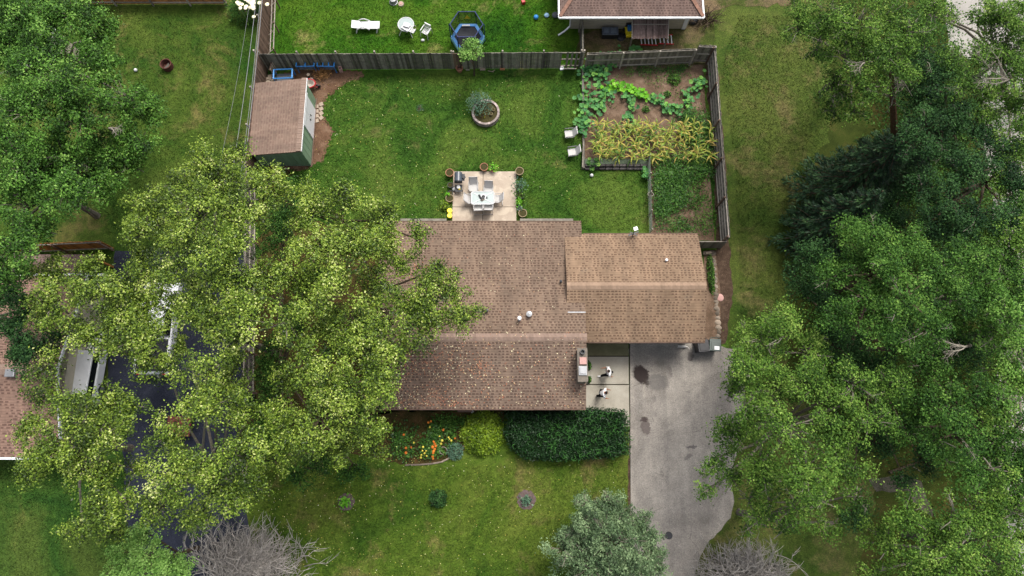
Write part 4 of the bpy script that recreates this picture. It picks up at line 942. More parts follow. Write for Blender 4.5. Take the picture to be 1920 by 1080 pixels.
# bins
def bin_(p, rz, mat, lab, paper=False):
    t = thing("wheeled_bin", lab, "bin", p, rz, "wheeled bins at the garage corner")
    MB().box((0, 0, .48), (.52, .56, .92), taper=1.12).build("body", mat, t, bevel=.05)
    ld = MB().box((0, -.02, 1.0), (.66, .7, .07)).build("lid", mat, t, bevel=.03)
    MB().box((0, -.06, 1.045), (.46, .44, .03)).build("lid_panel", mat, ld, bevel=.012)
    if paper: MB().box((.08, -.2, 1.066), (.27, .2, .006)).build("paper_notice", M_white, ld)
    MB().tube([(-.25, .4, .96), (.25, .4, .96)], .02, 8).build("handle", mat, t)
    for s in (-1, 1): MB().tube([(s*.24, .3, .12), (s*.3, .3, .12)], .12, 14).build("wheel", M_blackp, t)
bin_(Vector((at(1319, 648, 1).x, at(1319, 648, 1).y, 0)), R(6), M_blackp, "black wheeled bin beside the garage wall, the left of the two")
bin_(Vector((at(1341, 646, 1).x, at(1341, 646, 1).y, 0)), R(-4), M_darkgreen, "dark green wheeled bin with white paper on its lid", True)

# stones
def stone(px, py, r_, lab, mat=M_stone, seed=0, flat=.6, rnd=.16, group="edging stones along the side bed"):
    rs = random.Random(seed); mb = MB(); k = 6; nn = 12; vs = []; fs = []
    for i in range(k+1):
        for j in range(nn):
            a = 2*math.pi*j/nn; ph = math.pi*i/k/2*1.0
            q = 1+rnd*math.sin(2*a+seed)+rnd*.6*math.sin(3*a+seed*2)
            vs.append((r_*q*math.cos(ph)*math.cos(a), r_*q*math.cos(ph)*math.sin(a), r_*flat*math.sin(ph)))
    for i in range(k):
        for j in range(nn): fs.append((i*nn+j, i*nn+(j+1) % nn, (i+1)*nn+(j+1) % nn, (i+1)*nn+j))
    mb.add(vs, fs, rs.random()); o = mb.build("edging_stone", mat, smooth=True); o.location = on(px, py); return tag(o, lab, "stone", group)
sts = [(1335, 475), (1337, 488), (1338, 496), (1339, 504), (1340, 515), (1340, 522), (1340, 529), (1342, 537), (1342, 546), (1343, 553), (1342, 559), (1343, 566), (1343, 572), (1344, 579), (1345, 587), (1346, 596), (1346, 605), (1347, 614), (1348, 622), (1346, 630)]
descs = ["largest rounded edging stone just below the garden gate"]+["fieldstone in the row edging the mulch strip beside the garage"]*19
descs[3] = descs[3]
for i, (px, py) in enumerate(sts):
    r_ = .21 if i == 0 else .12+.05*((i*7) % 4)/3
    o = stone(px, py, r_, descs[i], seed=i*3+1)
stone(1350, 558, .23, "round pale stone disc just outside the edging row", M_pink, 5, .35, .03, None)
stone(1346, 605, .19, "round pale edging stone, brightest of the row's lower end", M_paver, 9, .6, .05)
t = thing("stone_slab", "stacked flat stones between the garage corner and the garden gate", "stone slab", on(1325, 476), 0)
MB().box((0, 0, .1), (.5, .2, .2)).build("slab", M_stone, t, bevel=.03); MB().box((.05, .0, .25), (.35, .16, .1), rz=.2).build("upper_slab", M_stone, t, bevel=.02)
bush("side_plants", "low green perennials along the garage's east wall", "plants", on(1332, 515), .5, .4, L_mid, 900, .09, sxy=(.45, 2.6))
o = MB().box((0, 0, .015), (.5, .02, .02)).build("manhole_cover", M_dark_met); o.data.clear_geometry()
bpy.data.objects.remove(o)
t = thing("manhole_cover", "small dark round cover set in the driveway near the silvery tree", "cover", on(1254, 1004)+Vector((0, 0, .012)))
MB().lathe([(0, .012), (.17, .012), (.18, 0)], n=20).build("lid", M_dark_met, t); MB().lathe([(.18, .0), (.18, .02), (.2, .0)], n=20).build("ring", M_blackp, t)

# ------------------------------------------------------------------ planted things
def patch(name, lab, cat, pts, n, h_, lm, size, group=None, kind=None, soil_h=0.0, amp=.25, up=.9, aspect=.6, parts=True, zf=None, tuft=.35):
    """leaf mass over a polygon, with hummocks; pts in photo pixels on the ground"""
    poly = [at(*p) for p in pts]; xs = [p.x for p in poly]; ys = [p.y for p in poly]
    cx, cy = sum(xs)/len(xs), sum(ys)/len(ys); t = thing(name, lab, cat, (cx, cy, 0), 0, group)
    out = []; P2 = [(p.x, p.y) for p in poly]
    def inside(x, y):
        c = False; j = len(P2)-1
        for i in range(len(P2)):
            if (P2[i][1] > y) != (P2[j][1] > y) and x < (P2[j][0]-P2[i][0])*(y-P2[i][1])/(P2[j][1]-P2[i][1])+P2[i][0]: c = not c
            j = i
        return c
    tc_ = []
    while len(tc_) < max(8, n//25):
        x = random.uniform(min(xs), max(xs)); y = random.uniform(min(ys), max(ys))
        if inside(x, y): tc_.append((x, y, h_*random.uniform(.35, 1)))
    tc_ = np.array(tc_); k = rng.integers(0, len(tc_), n); tv = rng.random(len(tc_))
    C = tc_[k]+rng.normal(size=(n, 3))*np.array([tuft, tuft, .25*h_])*.6; C[:, 2] = np.abs(C[:, 2])+.02
    C -= np.array([cx, cy, 0])
    leaf_obj("foliage", lm, C, size, t, up, aspect, var=np.clip(.6*tv[k]+.4*rng.random(n), 0, 1))
    mb = MB()
    for x, y, z in tc_[:min(len(tc_), 60)]: mb.tube([(x-cx, y-cy, 0), (x-cx+random.uniform(-.05, .05), y-cy, z)], [.012, .006], 4)
    mb.build("stem", M_bark, t); return t
# hedge
t = thing("hedge", "large dark green clipped hedge with fringed top beside the driveway", "hedge", (0, 0, 0))
hp = [(950, 790), (975, 775), (1040, 772), (1100, 764), (1170, 768), (1178, 780), (1180, 850), (1150, 858), (1060, 864), (985, 862), (955, 840), (945, 812)]
hz = 1.2
hpoly = [at(px, py, hz*.6) for px, py in hp]; cxh = sum(p.x for p in hpoly)/len(hpoly); cyh = sum(p.y for p in hpoly)/len(hpoly)
t.location = (cxh, cyh, 0)
core = [((p.x-cxh)*.9, (p.y-cyh)*.88) for p in hpoly]
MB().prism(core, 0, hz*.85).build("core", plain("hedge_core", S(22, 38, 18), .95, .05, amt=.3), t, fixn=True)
def in_poly(P2, x, y):
    c = False; j = len(P2)-1
    for i in range(len(P2)):
        if (P2[i][1] > y) != (P2[j][1] > y) and x < (P2[j][0]-P2[i][0])*(y-P2[i][1])/(P2[j][1]-P2[i][1])+P2[i][0]: c = not c
        j = i
    return c
PH = [(p.x-cxh, p.y-cyh) for p in hpoly]; pts_ = []
while len(pts_) < 15000:
    x = random.uniform(min(p[0] for p in PH), max(p[0] for p in PH)); y = random.uniform(min(p[1] for p in PH), max(p[1] for p in PH))
    if in_poly(PH, x, y):
        e = not in_poly([(a*.9, b*.88) for a, b in PH], x, y)
        z = random.uniform(.1, hz*.9) if e else hz*.85+random.uniform(0, .12)+.14*math.sin(x*3.1)*math.cos(y*2.7+x)
        pts_.append((x, y, z))
leaf_obj("foliage", L_hedge, np.array(pts_)+rng.normal(size=(15000, 3))*.05, .13, t, .5, .35, var=np.clip(rng.normal(.3, .16, 15000), 0, .8))
mb = MB()
for i in range(330):
    x, y, z = pts_[i*40]
    if x < -1.2 and random.random() < .8: continue
    a = random.uniform(0, 6.28); L = random.uniform(.15, .34); z = max(z, hz*.8)+.05
    mb.tube([(x, y, z), (x+.5*L*math.cos(a), y+.5*L*math.sin(a), z+.14), (x+L*math.cos(a+.7), y+L*math.sin(a+.7), z+.12)], [.022, .018, .006], 4, caps=False, var=random.random())
mb.build("shoots", plain("hedge_shoot", S(64, 112, 50), .6, .3, amt=.2, vk=.4), t)["kind"] = "stuff"
bush("shrub", "bright yellow-green rounded shrub under the front eave left of the hedge", "shrub", on(905, 812), 1.22, .95, L_lime, 5200, .12, shell=.75)
patch("ground_plants", "dark ferny planting under the eave between lime shrub and hedge", "plants", [(945, 778), (1040, 772), (1040, 784), (960, 800)], 900, .5, L_hedge, .12)
patch("flower_clump", "green flowering clump with scattered marigolds in the front bed", "flowers", [(735, 800), (790, 790), (800, 850), (740, 862)], 850, .35, L_veg, .13)
patch("flower_clump", "leafy clump with orange and yellow blooms at the bed's edging", "flowers", [(795, 800), (850, 800), (850, 842), (805, 862)], 950, .4, L_veg, .13)
patch("flower_clump", "dark leafy perennials nearest the wall in the front bed", "flowers", [(800, 785), (870, 780), (880, 800), (820, 810)], 600, .4, L_mid, .12)
bush("shrub", "grey-green rounded plant at the front bed's stone edging", "shrub", on(853, 846), .5, .5, L_bluegr, 700, .1)
def blooms(name, lab, pts, mat, r_=.05, z=.45, group="flowers in the front bed"):
    cx = sum(p[0] for p in pts)/len(pts); cy = sum(p[1] for p in pts)/len(pts); c = on(cx, cy)
    t = thing(name, lab, "flowers", c, 0, group); mb = MB(); ms = MB()
    for px, py in pts:
        q = on(px, py, z)-Vector((c.x, c.y, 0)); rr_ = r_*random.uniform(.8, 1.3)
        mb.lathe([(0, .02), (rr_*.6, .03), (rr_, 0), (rr_*.5, -.02), (0, -.03)], q, 8, var=random.random()); ms.tube([(q.x, q.y, 0), q], .008, 4)
    mb.build("blossom", mat, t); ms.build("stem", M_mesh, t)
blooms("marigold_plant", "orange marigolds in an upright row in the front bed", [(813, 828), (815, 832), (811, 838), (813, 846), (812, 850), (811, 856), (812, 860), (815, 842), (817, 836)], P_orange, .07)
blooms("marigold_plant", "three orange blooms at the front bed's left end", [(761, 840), (771, 839), (761, 849)], P_orange, .07)
blooms("marigold_plant", "orange blooms near the wall in the front bed", [(803, 792), (808, 790), (831, 806), (853, 822), (757, 815)], P_orange, .06)
blooms("yellow_flower_plant", "small yellow blossoms dotted across the bed's middle", [(792, 845), (796, 850), (790, 853), (799, 846), (793, 838), (827, 832), (829, 826), (843, 823), (846, 826), (841, 820), (806, 801), (776, 830), (789, 858), (800, 855), (824, 818)], P_yellow, .055)
t = thing("hoop_ring", "pale wire ring standing in the front flower bed", "hoop", on(831, 845, .4), 0); MB().tube([(.2*math.cos(a*.4), .2*math.sin(a*.4), 0) for a in range(13)], .014, 6).build("ring", M_rail, t)
# stone edging arc
arc = [(760, 872), (790, 871), (812, 869), (828, 866), (840, 860), (852, 855), (862, 846), (870, 836), (878, 828)]
t = thing("bed_edging", "low curved grey edging round the front flower bed", "edging", on(*arc[3]))
A_ = [on(*p)-on(*arc[3]) for p in arc]; mb = MB()
for i in range(len(A_)-1): mb.bar(A_[i]+Vector((0, 0, .04)), A_[i+1]+Vector((0, 0, .04)), .09, .1, var=random.random())
mb.build("edging_stone", M_stone, t, bevel=.01)
t = thing("bird_feeder", "small reddish bench-like feeder beneath the front eave", "feeder", on(872, 770, 0)); MB().box((0, 0, .3), (.8, .2, .05)).build("shelf", M_wood_brown, t)
for s in (-1, 1): MB().box((s*.3, 0, .14), (.06, .16, .28)).build("leg", M_wood_brown, t)
# lawn shrubs and mulch rings
def ring_plant(px, py, r_, lab, lm, pr, ph):
    t = thing("mulch_ring", lab, "mulch ring", on(px, py)); mb = MB()
    vs = [(0, 0, .05)]+[(r_*(1+.08*math.sin(3*k)+.05*math.cos(5*k))*math.cos(k*.2618), r_*(1+.06*math.sin(2*k))*math.sin(k*.2618), .01) for k in range(24)]
    mb.add(vs, [(0, i+1, (i+1) % 24+1) for i in range(24)]); mb.build("mulch", plain("purple_mulch", S(112, 96, 96), .95, .1, amt=.25, scale=14, bump=.5), t)
    n = 160; C = rng.normal(size=(n, 3))*np.array([pr, pr, ph*.3])*.5+np.array([0, 0, ph*.6]); leaf_obj("foliage", lm, C, .13, t)
ring_plant(649, 941, .46, "mulch ring with bright green sapling under the tree's edge", L_squashlt, .32, .5)
ring_plant(987, 937, .52, "round purplish mulch ring with dark seedling in the front lawn", L_bluegr, .25, .4)
bush("shrub", "small dark green shrub alone in the middle of the front lawn", "shrub", on(822, 934), .5, .8, L_dark, 900, .1)
bush("leafy_plant", "green ivy at the chimney's upper east side", "plant", on(1104, 686), .16, .5, L_veg, 90, .13, sxy=(.9, 1.6))
bush("leafy_plant", "green ivy at the chimney's lower east side", "plant", on(1104, 712), .14, .5, L_veg, 70, .13, sxy=(.9, 1.4))
bush("flowering_bush", "bush with creamy white blossom heads beside the plank fence", "bush", on(462, 22), 1.15, 1.3, L_mid, 2200, .11)
bl = [(random.gauss(466, 14), random.gauss(8, 8)) for _ in range(38)]
blooms("hydrangea_heads", "cluster of creamy hydrangea heads on the bush by the fence", bl, P_white, .11, 1.5, None)
# garden crops
def vine(lab, path, width, n, lm, size=.26, z=.35):
    c = on(*path[len(path)//2]); t = thing("squash_vine", lab, "squash vine", c, 0, "squash vines in the vegetable garden")
    seg = [on(*p) for p in path]; C = []
    for i in range(n):
        f = random.random()*(len(seg)-1); k = int(f); p = seg[k].lerp(seg[k+1], f-k)
        C.append((p.x+random.gauss(0, width)-c.x, p.y+random.gauss(0, width)-c.y, z*random.uniform(.5, 1.3)))
    # big lobed leaves: 7-gon discs
    mb = MB()
    for x, y, zz in C:
        s_ = size*random.uniform(.6, 1.15)*.5; a0 = random.uniform(0, 6.28); tx, ty = random.gauss(0, .25), random.gauss(0, .25)
        vs = [(x, y, zz-.02)]
        for k in range(10):
            a = a0+k*.628; rr_ = s_*(1.08 if k % 2 else .84); dx, dy = rr_*math.cos(a), rr_*math.sin(a); vs.append((x+dx, y+dy, zz+dx*tx+dy*ty+.02))
        mb.add(vs, [(0, k+1, (k+1) % 10+1) for k in range(10)], min(1, max(0, random.gauss(.5, .25))))
    mb.build("leaves", lm, t)
    mb = MB(); mb.tube([s_-Vector((c.x, c.y, -.12)) for s_ in seg], .025, 5); mb.build("stem", M_mesh, t)
vine("bluish-green squash leaves climbing the garden's north-west fence corner", [(1110, 140), (1130, 122), (1150, 112), (1180, 108), (1188, 104)], .30, 95, L_squash)
vine("dense squash patch inside the garden's north-west corner", [(1092, 132), (1110, 142), (1122, 150), (1126, 138), (1142, 134)], .3, 90, L_squash)
vine("yellowing squash vine along the garden's west edge", [(1094, 172), (1096, 195), (1102, 214), (1090, 232), (1096, 250)], .3, 120, L_squash)
vine("bright lime-green squash vine crossing the middle of the garden", [(1132, 172), (1148, 163), (1162, 165), (1178, 172), (1196, 178), (1212, 184)], .17, 90, L_squashlt)
vine("squash vine continuing down to the garden's right side", [(1212, 184), (1228, 192), (1240, 198), (1252, 206), (1262, 210), (1276, 204)], .2, 80, L_squash)
vine("squash vine rising towards the east fence", [(1276, 204), (1288, 192), (1290, 182), (1300, 172), (1310, 160), (1318, 150)], .22, 70, L_squash)
vine("squash leaves curling round the bare soil hollow", [(1120, 170), (1130, 185), (1140, 178), (1120, 200), (1125, 210)], .25, 85, L_squash)
vine("narrow squash runner hanging down into the corn", [(1170, 180), (1180, 192), (1184, 205), (1180, 220), (1176, 240), (1182, 250)], .16, 70, L_squash)
vine("small squash runner at the retaining wall's left end", [(1098, 308), (1106, 312), (1120, 313)], .18, 26, L_veg)
vine("pale squash runner on the wire fence near the retaining wall", [(1209, 316), (1208, 330), (1210, 338)], .12, 20, L_squash)
patch("weed_patch", "low yellowish-green weeds along the garden's back fence", "weeds", [(1170, 130), (1290, 122), (1290, 134), (1170, 140)], 900, .18, L_veg, .1)
patch("weed_patch", "scattered small weeds over the garden's bare upper soil", "weeds", [(1130, 150), (1300, 140), (1296, 180), (1230, 200), (1190, 200), (1130, 200)], 420, .12, L_mid, .09)
bush("leafy_plant", "dark green plant on bare soil in the garden's upper right", "plant", on(1263, 150), .42, .4, L_mid, 260, .12)
bush("leafy_plant", "small dark plant on the bare soil below the upper right one", "plant", on(1251, 179), .24, .3, L_mid, 100, .12)
bush("leafy_plant", "small dark plant under the lime-green squash vine", "plant", on(1210, 206), .25, .25, L_mid, 90, .12)
# corn
cornm = L_corn
def make_corn():
    t = thing("corn_plant", "yellowing corn plant with arching blades in the vegetable garden", "corn", (0, 0, 0), 0, "corn plants in the vegetable garden")
    mb = MB(); mb.tube([(0, 0, 0), (.03, .02, .7), (.0, .05, 1.35)], [.022, .018, .01], 6); mb.build("stalk", M_mesh, t)
    mb = MB()
    for i in range(13):
        a = i*2.4+random.uniform(-.3, .3); z0 = .25+i*.085; L = random.uniform(.4, .78); w_ = random.uniform(.035, .062); pv_ = []
        for k in range(6):
            f = k/5; rr_ = L*f*(1-.12*f); z = z0+.34*math.sin(f*2.4)*L*1.3-.25*f*f*L; ww = w_*(1-f)**.5*(.6+.8*min(1, f*3)*.5)
            c_ = Vector((rr_*math.cos(a+.4*f), rr_*math.sin(a+.4*f), z)); s_ = Vector((-math.sin(a), math.cos(a), 0))*ww
            pv_ += [c_-s_, c_+s_]
        mb.add(pv_, [(2*k, 2*k+1, 2*k+3, 2*k+2) for k in range(5)], min(1, max(0, random.gauss(.34, .27))))
    mb.build("blades", cornm, t)
    mb = MB()
    for k in range(5): a = k*1.25; mb.tube([(0, .05, 1.33), (.1*math.cos(a), .05+.1*math.sin(a), 1.52)], [.008, .005], 4)
    mb.build("tassel", plain("tassel", S(196, 176, 120), .8, .1), t); return t
protos = [make_corn() for _ in range(5)]
cp = []
for row, y in enumerate((232, 243, 254, 266, 278, 289)):
    for i in range(11): cp.append((1112+i*20+random.uniform(-6, 6)+(row % 2)*9, y+12+random.uniform(-3, 3)))
for i, (px, py) in enumerate(cp):
    p = on(px, py)
    if i < 5: o = protos[i]; o.location = p; o.rotation_euler = (0, 0, random.random()*6)
    else: o = again(protos[i % 5], p, random.random()*6)
    s_ = random.uniform(.75, 1.15); o.scale = (s_, s_, s_*random.uniform(.6, .95))
patch("bean_patch", "green bean plants filling the garden's east side by the fence", "bean plants", [(1270, 212), (1325, 212), (1332, 290), (1290, 280)], 3000, .5, L_veg, .11)
patch("vegetable_patch", "dense green vegetable plants in the lower garden's upper half", "vegetable plants", [(1226, 300), (1335, 298), (1336, 330), (1290, 342), (1228, 338)], 4200, .45, L_veg, .11)
patch("vegetable_patch", "dense green vegetable plants in the lower garden's left half", "vegetable plants", [(1226, 338), (1286, 338), (1292, 375), (1270, 398), (1228, 405)], 4200, .45, L_veg, .11)
patch("vegetable_patch", "sparser olive vegetable plants by the lower garden's fence", "vegetable plants", [(1286, 335), (1332, 330), (1340, 440), (1300, 435), (1290, 380)], 1500, .35, L_mid, .1)
patch("vegetable_patch", "thin seedlings on bare soil near the garage roof", "vegetable plants", [(1226, 405), (1250, 405), (1300, 420), (1290, 438), (1228, 438)], 900, .3, L_veg, .1)

# ------------------------------------------------------------------ trees
def tree(name, label, lobes, lm, bark, dens=4.2, lpt=26, size=.15, base=None, group=None, tuft=.26, zs=.7, twigs=0, twigmat=None, sparse=0.0, cat="tree", trunk_r=.17, up=.8, vmid=.42, vs=.17, aspect=.62, lsig=.18, spray=.7):
    W = []
    for (px, py, r_, z) in lobes:
        z += random.uniform(-1.1, .9) if z > 7 else (random.uniform(-.5, .4) if z > 3.6 else 0)
        p = at(px, py, z); W.append((p.x, p.y, z, r_*mpp(px, py, z)))
    W = np.array(W); zmin = W[:, 2].min()
    bx, by = base if base else ((W[:, 0].mean()*1.2, W[:, 1].mean()*1.2) if zmin > 6 else (W[:, 0].mean(), W[:, 1].mean()))
    t = thing(name, label, cat, (bx, by, 0), 0, group)
    L0 = W.copy(); L0[:, 0] -= bx; L0[:, 1] -= by
    mb = MB(); fork = Vector((0, 0, max(.5, zmin*.5)))
    mb.tube([(0, 0, 0), (.03, .02, fork.z*.5), fork], [trunk_r*1.3, trunk_r, trunk_r*.85], 9, var=.4)
    allC = []; allV = []; allN = []; mt = MB()
    for (x, y, z, r_) in L0:
        c = Vector((x, y, z)); mid = fork.lerp(c, .5)+Vector((random.uniform(-.3, .3), random.uniform(-.3, .3), .25)); low = c-Vector((0, 0, r_*zs*.5))
        mb.tube([fork-Vector((0, 0, .1)), mid, low, c+Vector((0, 0, r_*.2))], [trunk_r*.55, trunk_r*.35, trunk_r*.2, trunk_r*.08], 6, var=random.random())
        rs0 = tuft*1.7
        nt_ = max(5, int(dens*.62*4*r_*r_/(rs0*rs0)*(1-sparse)*.42))
        d = rng.normal(size=(nt_, 3)); d /= np.linalg.norm(d, axis=1)[:, None]
        flip = (d[:, 2] < -.1); d[flip, 2] *= -1
        lump = 1+.2*np.sin(d[:, 0]*4+x*3)*np.cos(d[:, 1]*4+y*3)+rng.normal(size=nt_)*.14
        rad = r_*lump*(.5+.5*rng.random(nt_)**.5)
        T = np.array([x, y, z])+d*np.array([1, 1, zs])*rad[:, None]
        tip = np.ones(nt_)
        if spray > 0:      # tufts strung along radiating branches
            nb_ = max(6, int(r_*6)); az = rng.uniform(0, 6.283, nb_); el = rng.uniform(.05, 1.25, nb_); bl = r_*rng.uniform(.75, 1.35, nb_)
            for q in range(nt_):
                if random.random() < spray:
                    b_ = random.randrange(nb_); u = random.uniform(.25, 1.05); a_ = az[b_]+.5*u*math.sin(az[b_]*9); L_ = bl[b_]*u; e2 = el[b_]*(1-.35*u)
                    T[q] = (x+L_*math.cos(a_)*math.cos(e2)+random.gauss(0, .10), y+L_*math.sin(a_)*math.cos(e2)+random.gauss(0, .10), z+L_*math.sin(e2)*zs+random.gauss(0, .08)-.12*u*u*r_)
                    tip[q] = 1.15-.45*u
        tv = rng.normal(vmid, vs, nt_); rs = rs0*rng.uniform(.65, 1.25, nt_)*tip
        nl = np.maximum(12, (lpt*2.3*(rs/rs0)**2).astype(int)); k = np.repeat(np.arange(nt_), nl)
        e_ = rng.normal(size=(len(k), 3)); e_ /= np.linalg.norm(e_, axis=1)[:, None]; e_[:, 2] = np.where(e_[:, 2] < -.25, -e_[:, 2], e_[:, 2])
        rr_ = rs[k]*(.55+.5*rng.random(len(k)))*(1+.25*np.sin(e_[:, 0]*5+k)*np.sin(e_[:, 1]*5))
        rr_ = np.where(rng.random(len(k)) < .3, rr_*rng.uniform(1.1, 1.9, len(k)), rr_)
        C = T[k]+e_*np.array([1, 1, .62])*rr_[:, None]
        allC.append(C); allV.append(tv[k]+rng.normal(size=len(k))*lsig); allN.append(e_*.9)
        for j in range(0, nt_, 1):
            e = Vector(T[j]); m_ = c.lerp(e, .5)+Vector((0, 0, .1)); mb.tube([c-Vector((0, 0, r_*.3)), m_, e], [.035, .02, .008], 4, caps=False, var=random.random())
        for j in range(int(twigs)):
            q = T[random.randrange(nt_)]; dv = Vector(q)-c; dv.normalize(); e = Vector(q)+dv*random.uniform(.1, .35)+Vector((0, 0, .1)); s_ = Vector(q)-dv*random.uniform(.5, 1.1)
            mt.tube([s_, s_.lerp(e, .5)+Vector((random.uniform(-.1, .1), random.uniform(-.1, .1), .14)), e], [.022, .015, .006], 4, caps=False, var=random.random())
            for u in (.45, .65, .8):
                st_ = s_.lerp(e, u)+Vector((0, 0, .08)); sd_ = Vector((-dv.y, dv.x, .3))*random.choice((-1, 1))+dv*.8
                mt.tube([st_, st_+sd_*random.uniform(.15, .32)], [.011, .004], 3, caps=False, var=random.random())
    mb.build("trunk", bark, t)
    if mt.v: mt.build("twigs", twigmat or M_twig, t)["kind"] = "stuff"
    C = np.concatenate(allC); V = np.concatenate(allV)
    leaf_obj("crown", lm, C, size, t, up*.4, aspect, var=V, nb=np.concatenate(allN))
    return t
ST = dict(dens=3.7, lpt=56, size=.10, tuft=.22, vs=.17, lsig=.19, spray=.6, vmid=.36)
# big glossy olive-green trees on the left
tree("broadleaf_tree", "olive-green glossy tree overhanging the fence just south-west of the green shed",
     [(420, 335, 55, 11), (345, 340, 45, 10.5), (280, 395, 45, 10), (370, 405, 60, 12), (455, 405, 50, 11.5), (500, 340, 38, 10.5), (520, 365, 28, 10), (420, 480, 60, 12), (340, 480, 45, 11), (450, 290, 26, 10), (260, 440, 30, 9.5), (380, 300, 26, 10.5)], L_oak, M_barkg, base=(-15.0, 9.5) and None, **ST)
tree("broadleaf_tree", "olive-green tree over the dark driveway's middle, below the shed-side tree",
     [(430, 555, 55, 12), (370, 560, 35, 11), (400, 610, 40, 11), (470, 600, 45, 11.5), (500, 530, 50, 12), (360, 520, 30, 10.5), (440, 650, 30, 10.5), (540, 600, 40, 11.5), (340, 590, 22, 10)], L_oak, M_barkg, base=(-13.6, 5.5), **ST)
tree("broadleaf_tree", "olive-green tree between the fence and the patio side of the house",
     [(590, 400, 45, 10), (650, 385, 42, 10), (715, 410, 42, 9.5), (590, 465, 50, 11), (665, 470, 55, 11.5), (735, 465, 40, 10), (780, 445, 26, 9), (560, 530, 45, 11), (640, 545, 50, 11.5), (705, 535, 36, 10), (570, 350, 20, 8.5), (755, 495, 22, 9.5)], L_oak, M_bark, base=(-9.3, 12.2), **ST)
tree("broadleaf_tree", "olive-green tree reaching over the house roof towards the ridge",
     [(830, 535, 36, 8.5), (785, 565, 45, 9.5), (855, 585, 34, 8), (730, 600, 50, 10.5), (800, 610, 42, 9), (665, 620, 50, 11), (610, 610, 38, 10.5), (700, 660, 42, 10), (760, 660, 30, 9), (885, 590, 16, 7.5), (815, 505, 22, 8.5)], L_oak, M_bark, base=(-8.6, 7.2), **ST)
tree("broadleaf_tree", "olive-green tree at the front corner above the flower bed",
     [(585, 690, 50, 11), (550, 700, 36, 10), (650, 720, 50, 11.5), (705, 730, 40, 10), (600, 780, 50, 11), (680, 790, 45, 10.5), (560, 840, 42, 10), (640, 840, 36, 9.5), (700, 835, 30, 9), (725, 690, 30, 9.5), (530, 780, 36, 10), (510, 860, 32, 9)], L_oak, M_bark, base=(-9.4, 1.5), **ST)
tree("broadleaf_tree", "large olive-green tree over the lower dark driveway beside the bare grey shrub",
     [(390, 700, 45, 10), (310, 690, 30, 10), (430, 730, 42, 10), (470, 770, 36, 10), (380, 770, 42, 11), (390, 860, 52, 11.5), (460, 860, 45, 10.5), (320, 820, 40, 10.5), (330, 900, 45, 11), (430, 930, 45, 10.5), (300, 950, 38, 10), (380, 970, 36, 10), (465, 905, 32, 9.5), (345, 650, 20, 9)], L_oak, M_barkg, base=(-14.5, -1.2), **ST)
tree("broadleaf_tree", "olive-green tree over the west house's upper roof and gutter",
     [(100, 570, 40, 9.5), (110, 515, 36, 9), (170, 560, 42, 10), (170, 500, 30, 9), (230, 530, 38, 10), (150, 620, 42, 10), (225, 600, 40, 10.5), (270, 560, 32, 9.5), (250, 640, 30, 9.5), (75, 600, 22, 8.5), (265, 490, 26, 9), (300, 545, 30, 9.5), (290, 510, 26, 9), (245, 570, 34, 10), (275, 655, 26, 9.5), (200, 650, 28, 9.5), (265, 600, 34, 10), (310, 610, 18, 9.5), (330, 570, 26, 9.5), (275, 690, 20, 9)], L_oak, M_barkg, base=(-19.5, 4.8), **ST)
tree("broadleaf_tree", "olive-green tree hiding the west house's south-east corner",
     [(95, 740, 42, 9.5), (60, 790, 30, 9), (150, 770, 45, 10.5), (110, 830, 45, 10.5), (190, 820, 45, 10.5), (70, 870, 36, 9.5), (160, 880, 42, 10), (200, 900, 38, 10), (215, 750, 36, 10), (190, 960, 38, 9.5), (150, 1000, 30, 9), (95, 690, 26, 9), (240, 800, 24, 9.5), (215, 1000, 24, 9), (250, 760, 24, 9.5), (255, 880, 24, 9.5), (235, 940, 22, 9)], L_oak, M_barkg, base=(-21.2, .2), **ST)
SM = dict(dens=4.8, lpt=50, size=.115, tuft=.235, spray=.55)
tree("maple_tree", "big fresh-green maple filling the photo's top-left corner",
     [(20, 20, 50, 10), (85, 85, 42, 10), (20, 110, 46, 10), (15, 190, 40, 10), (100, 40, 40, 10), (50, 50, 60, 10), (140, 30, 50, 10), (60, 130, 40, 10.5), (190, 60, 36, 9.5), (185, 120, 42, 9.5), (120, 160, 45, 10.5), (60, 210, 55, 11), (155, 220, 55, 10.5), (240, 190, 42, 9), (280, 205, 30, 8.5), (110, 110, 26, 10)], L_maple, M_barkg, twigs=2, **SM)
tree("maple_tree", "fresh-green maple along the photo's left edge, below the corner one",
     [(80, 330, 50, 10), (40, 300, 60, 10.5), (120, 290, 55, 10.5), (200, 290, 45, 9.5), (260, 265, 36, 9), (50, 380, 55, 10.5), (125, 365, 48, 10), (190, 345, 40, 9), (30, 460, 48, 10), (245, 310, 30, 8.5), (80, 430, 26, 9.5), (10, 520, 38, 9.5), (45, 510, 24, 9)], L_maple, M_barkg, twigs=2, **SM)
tree("maple_tree", "dark bluish-green tree between the two roof parts at the left edge",
     [(40, 600, 42, 7), (75, 640, 36, 7), (50, 670, 32, 6.5), (20, 560, 34, 7), (90, 590, 24, 6.5)], L_dark, M_barkg, **SM)
# top yard sapling at the fence
tree("small_tree", "young light green tree growing at the fence in front of the trampoline",
     [(883, 100, 16, 3.0), (870, 104, 13, 2.6), (893, 92, 12, 2.8), (881, 80, 7, 3.2), (894, 80, 6, 3.0)], L_soft, M_bark, dens=4, lpt=12, size=.11, tuft=.1, trunk_r=.05)
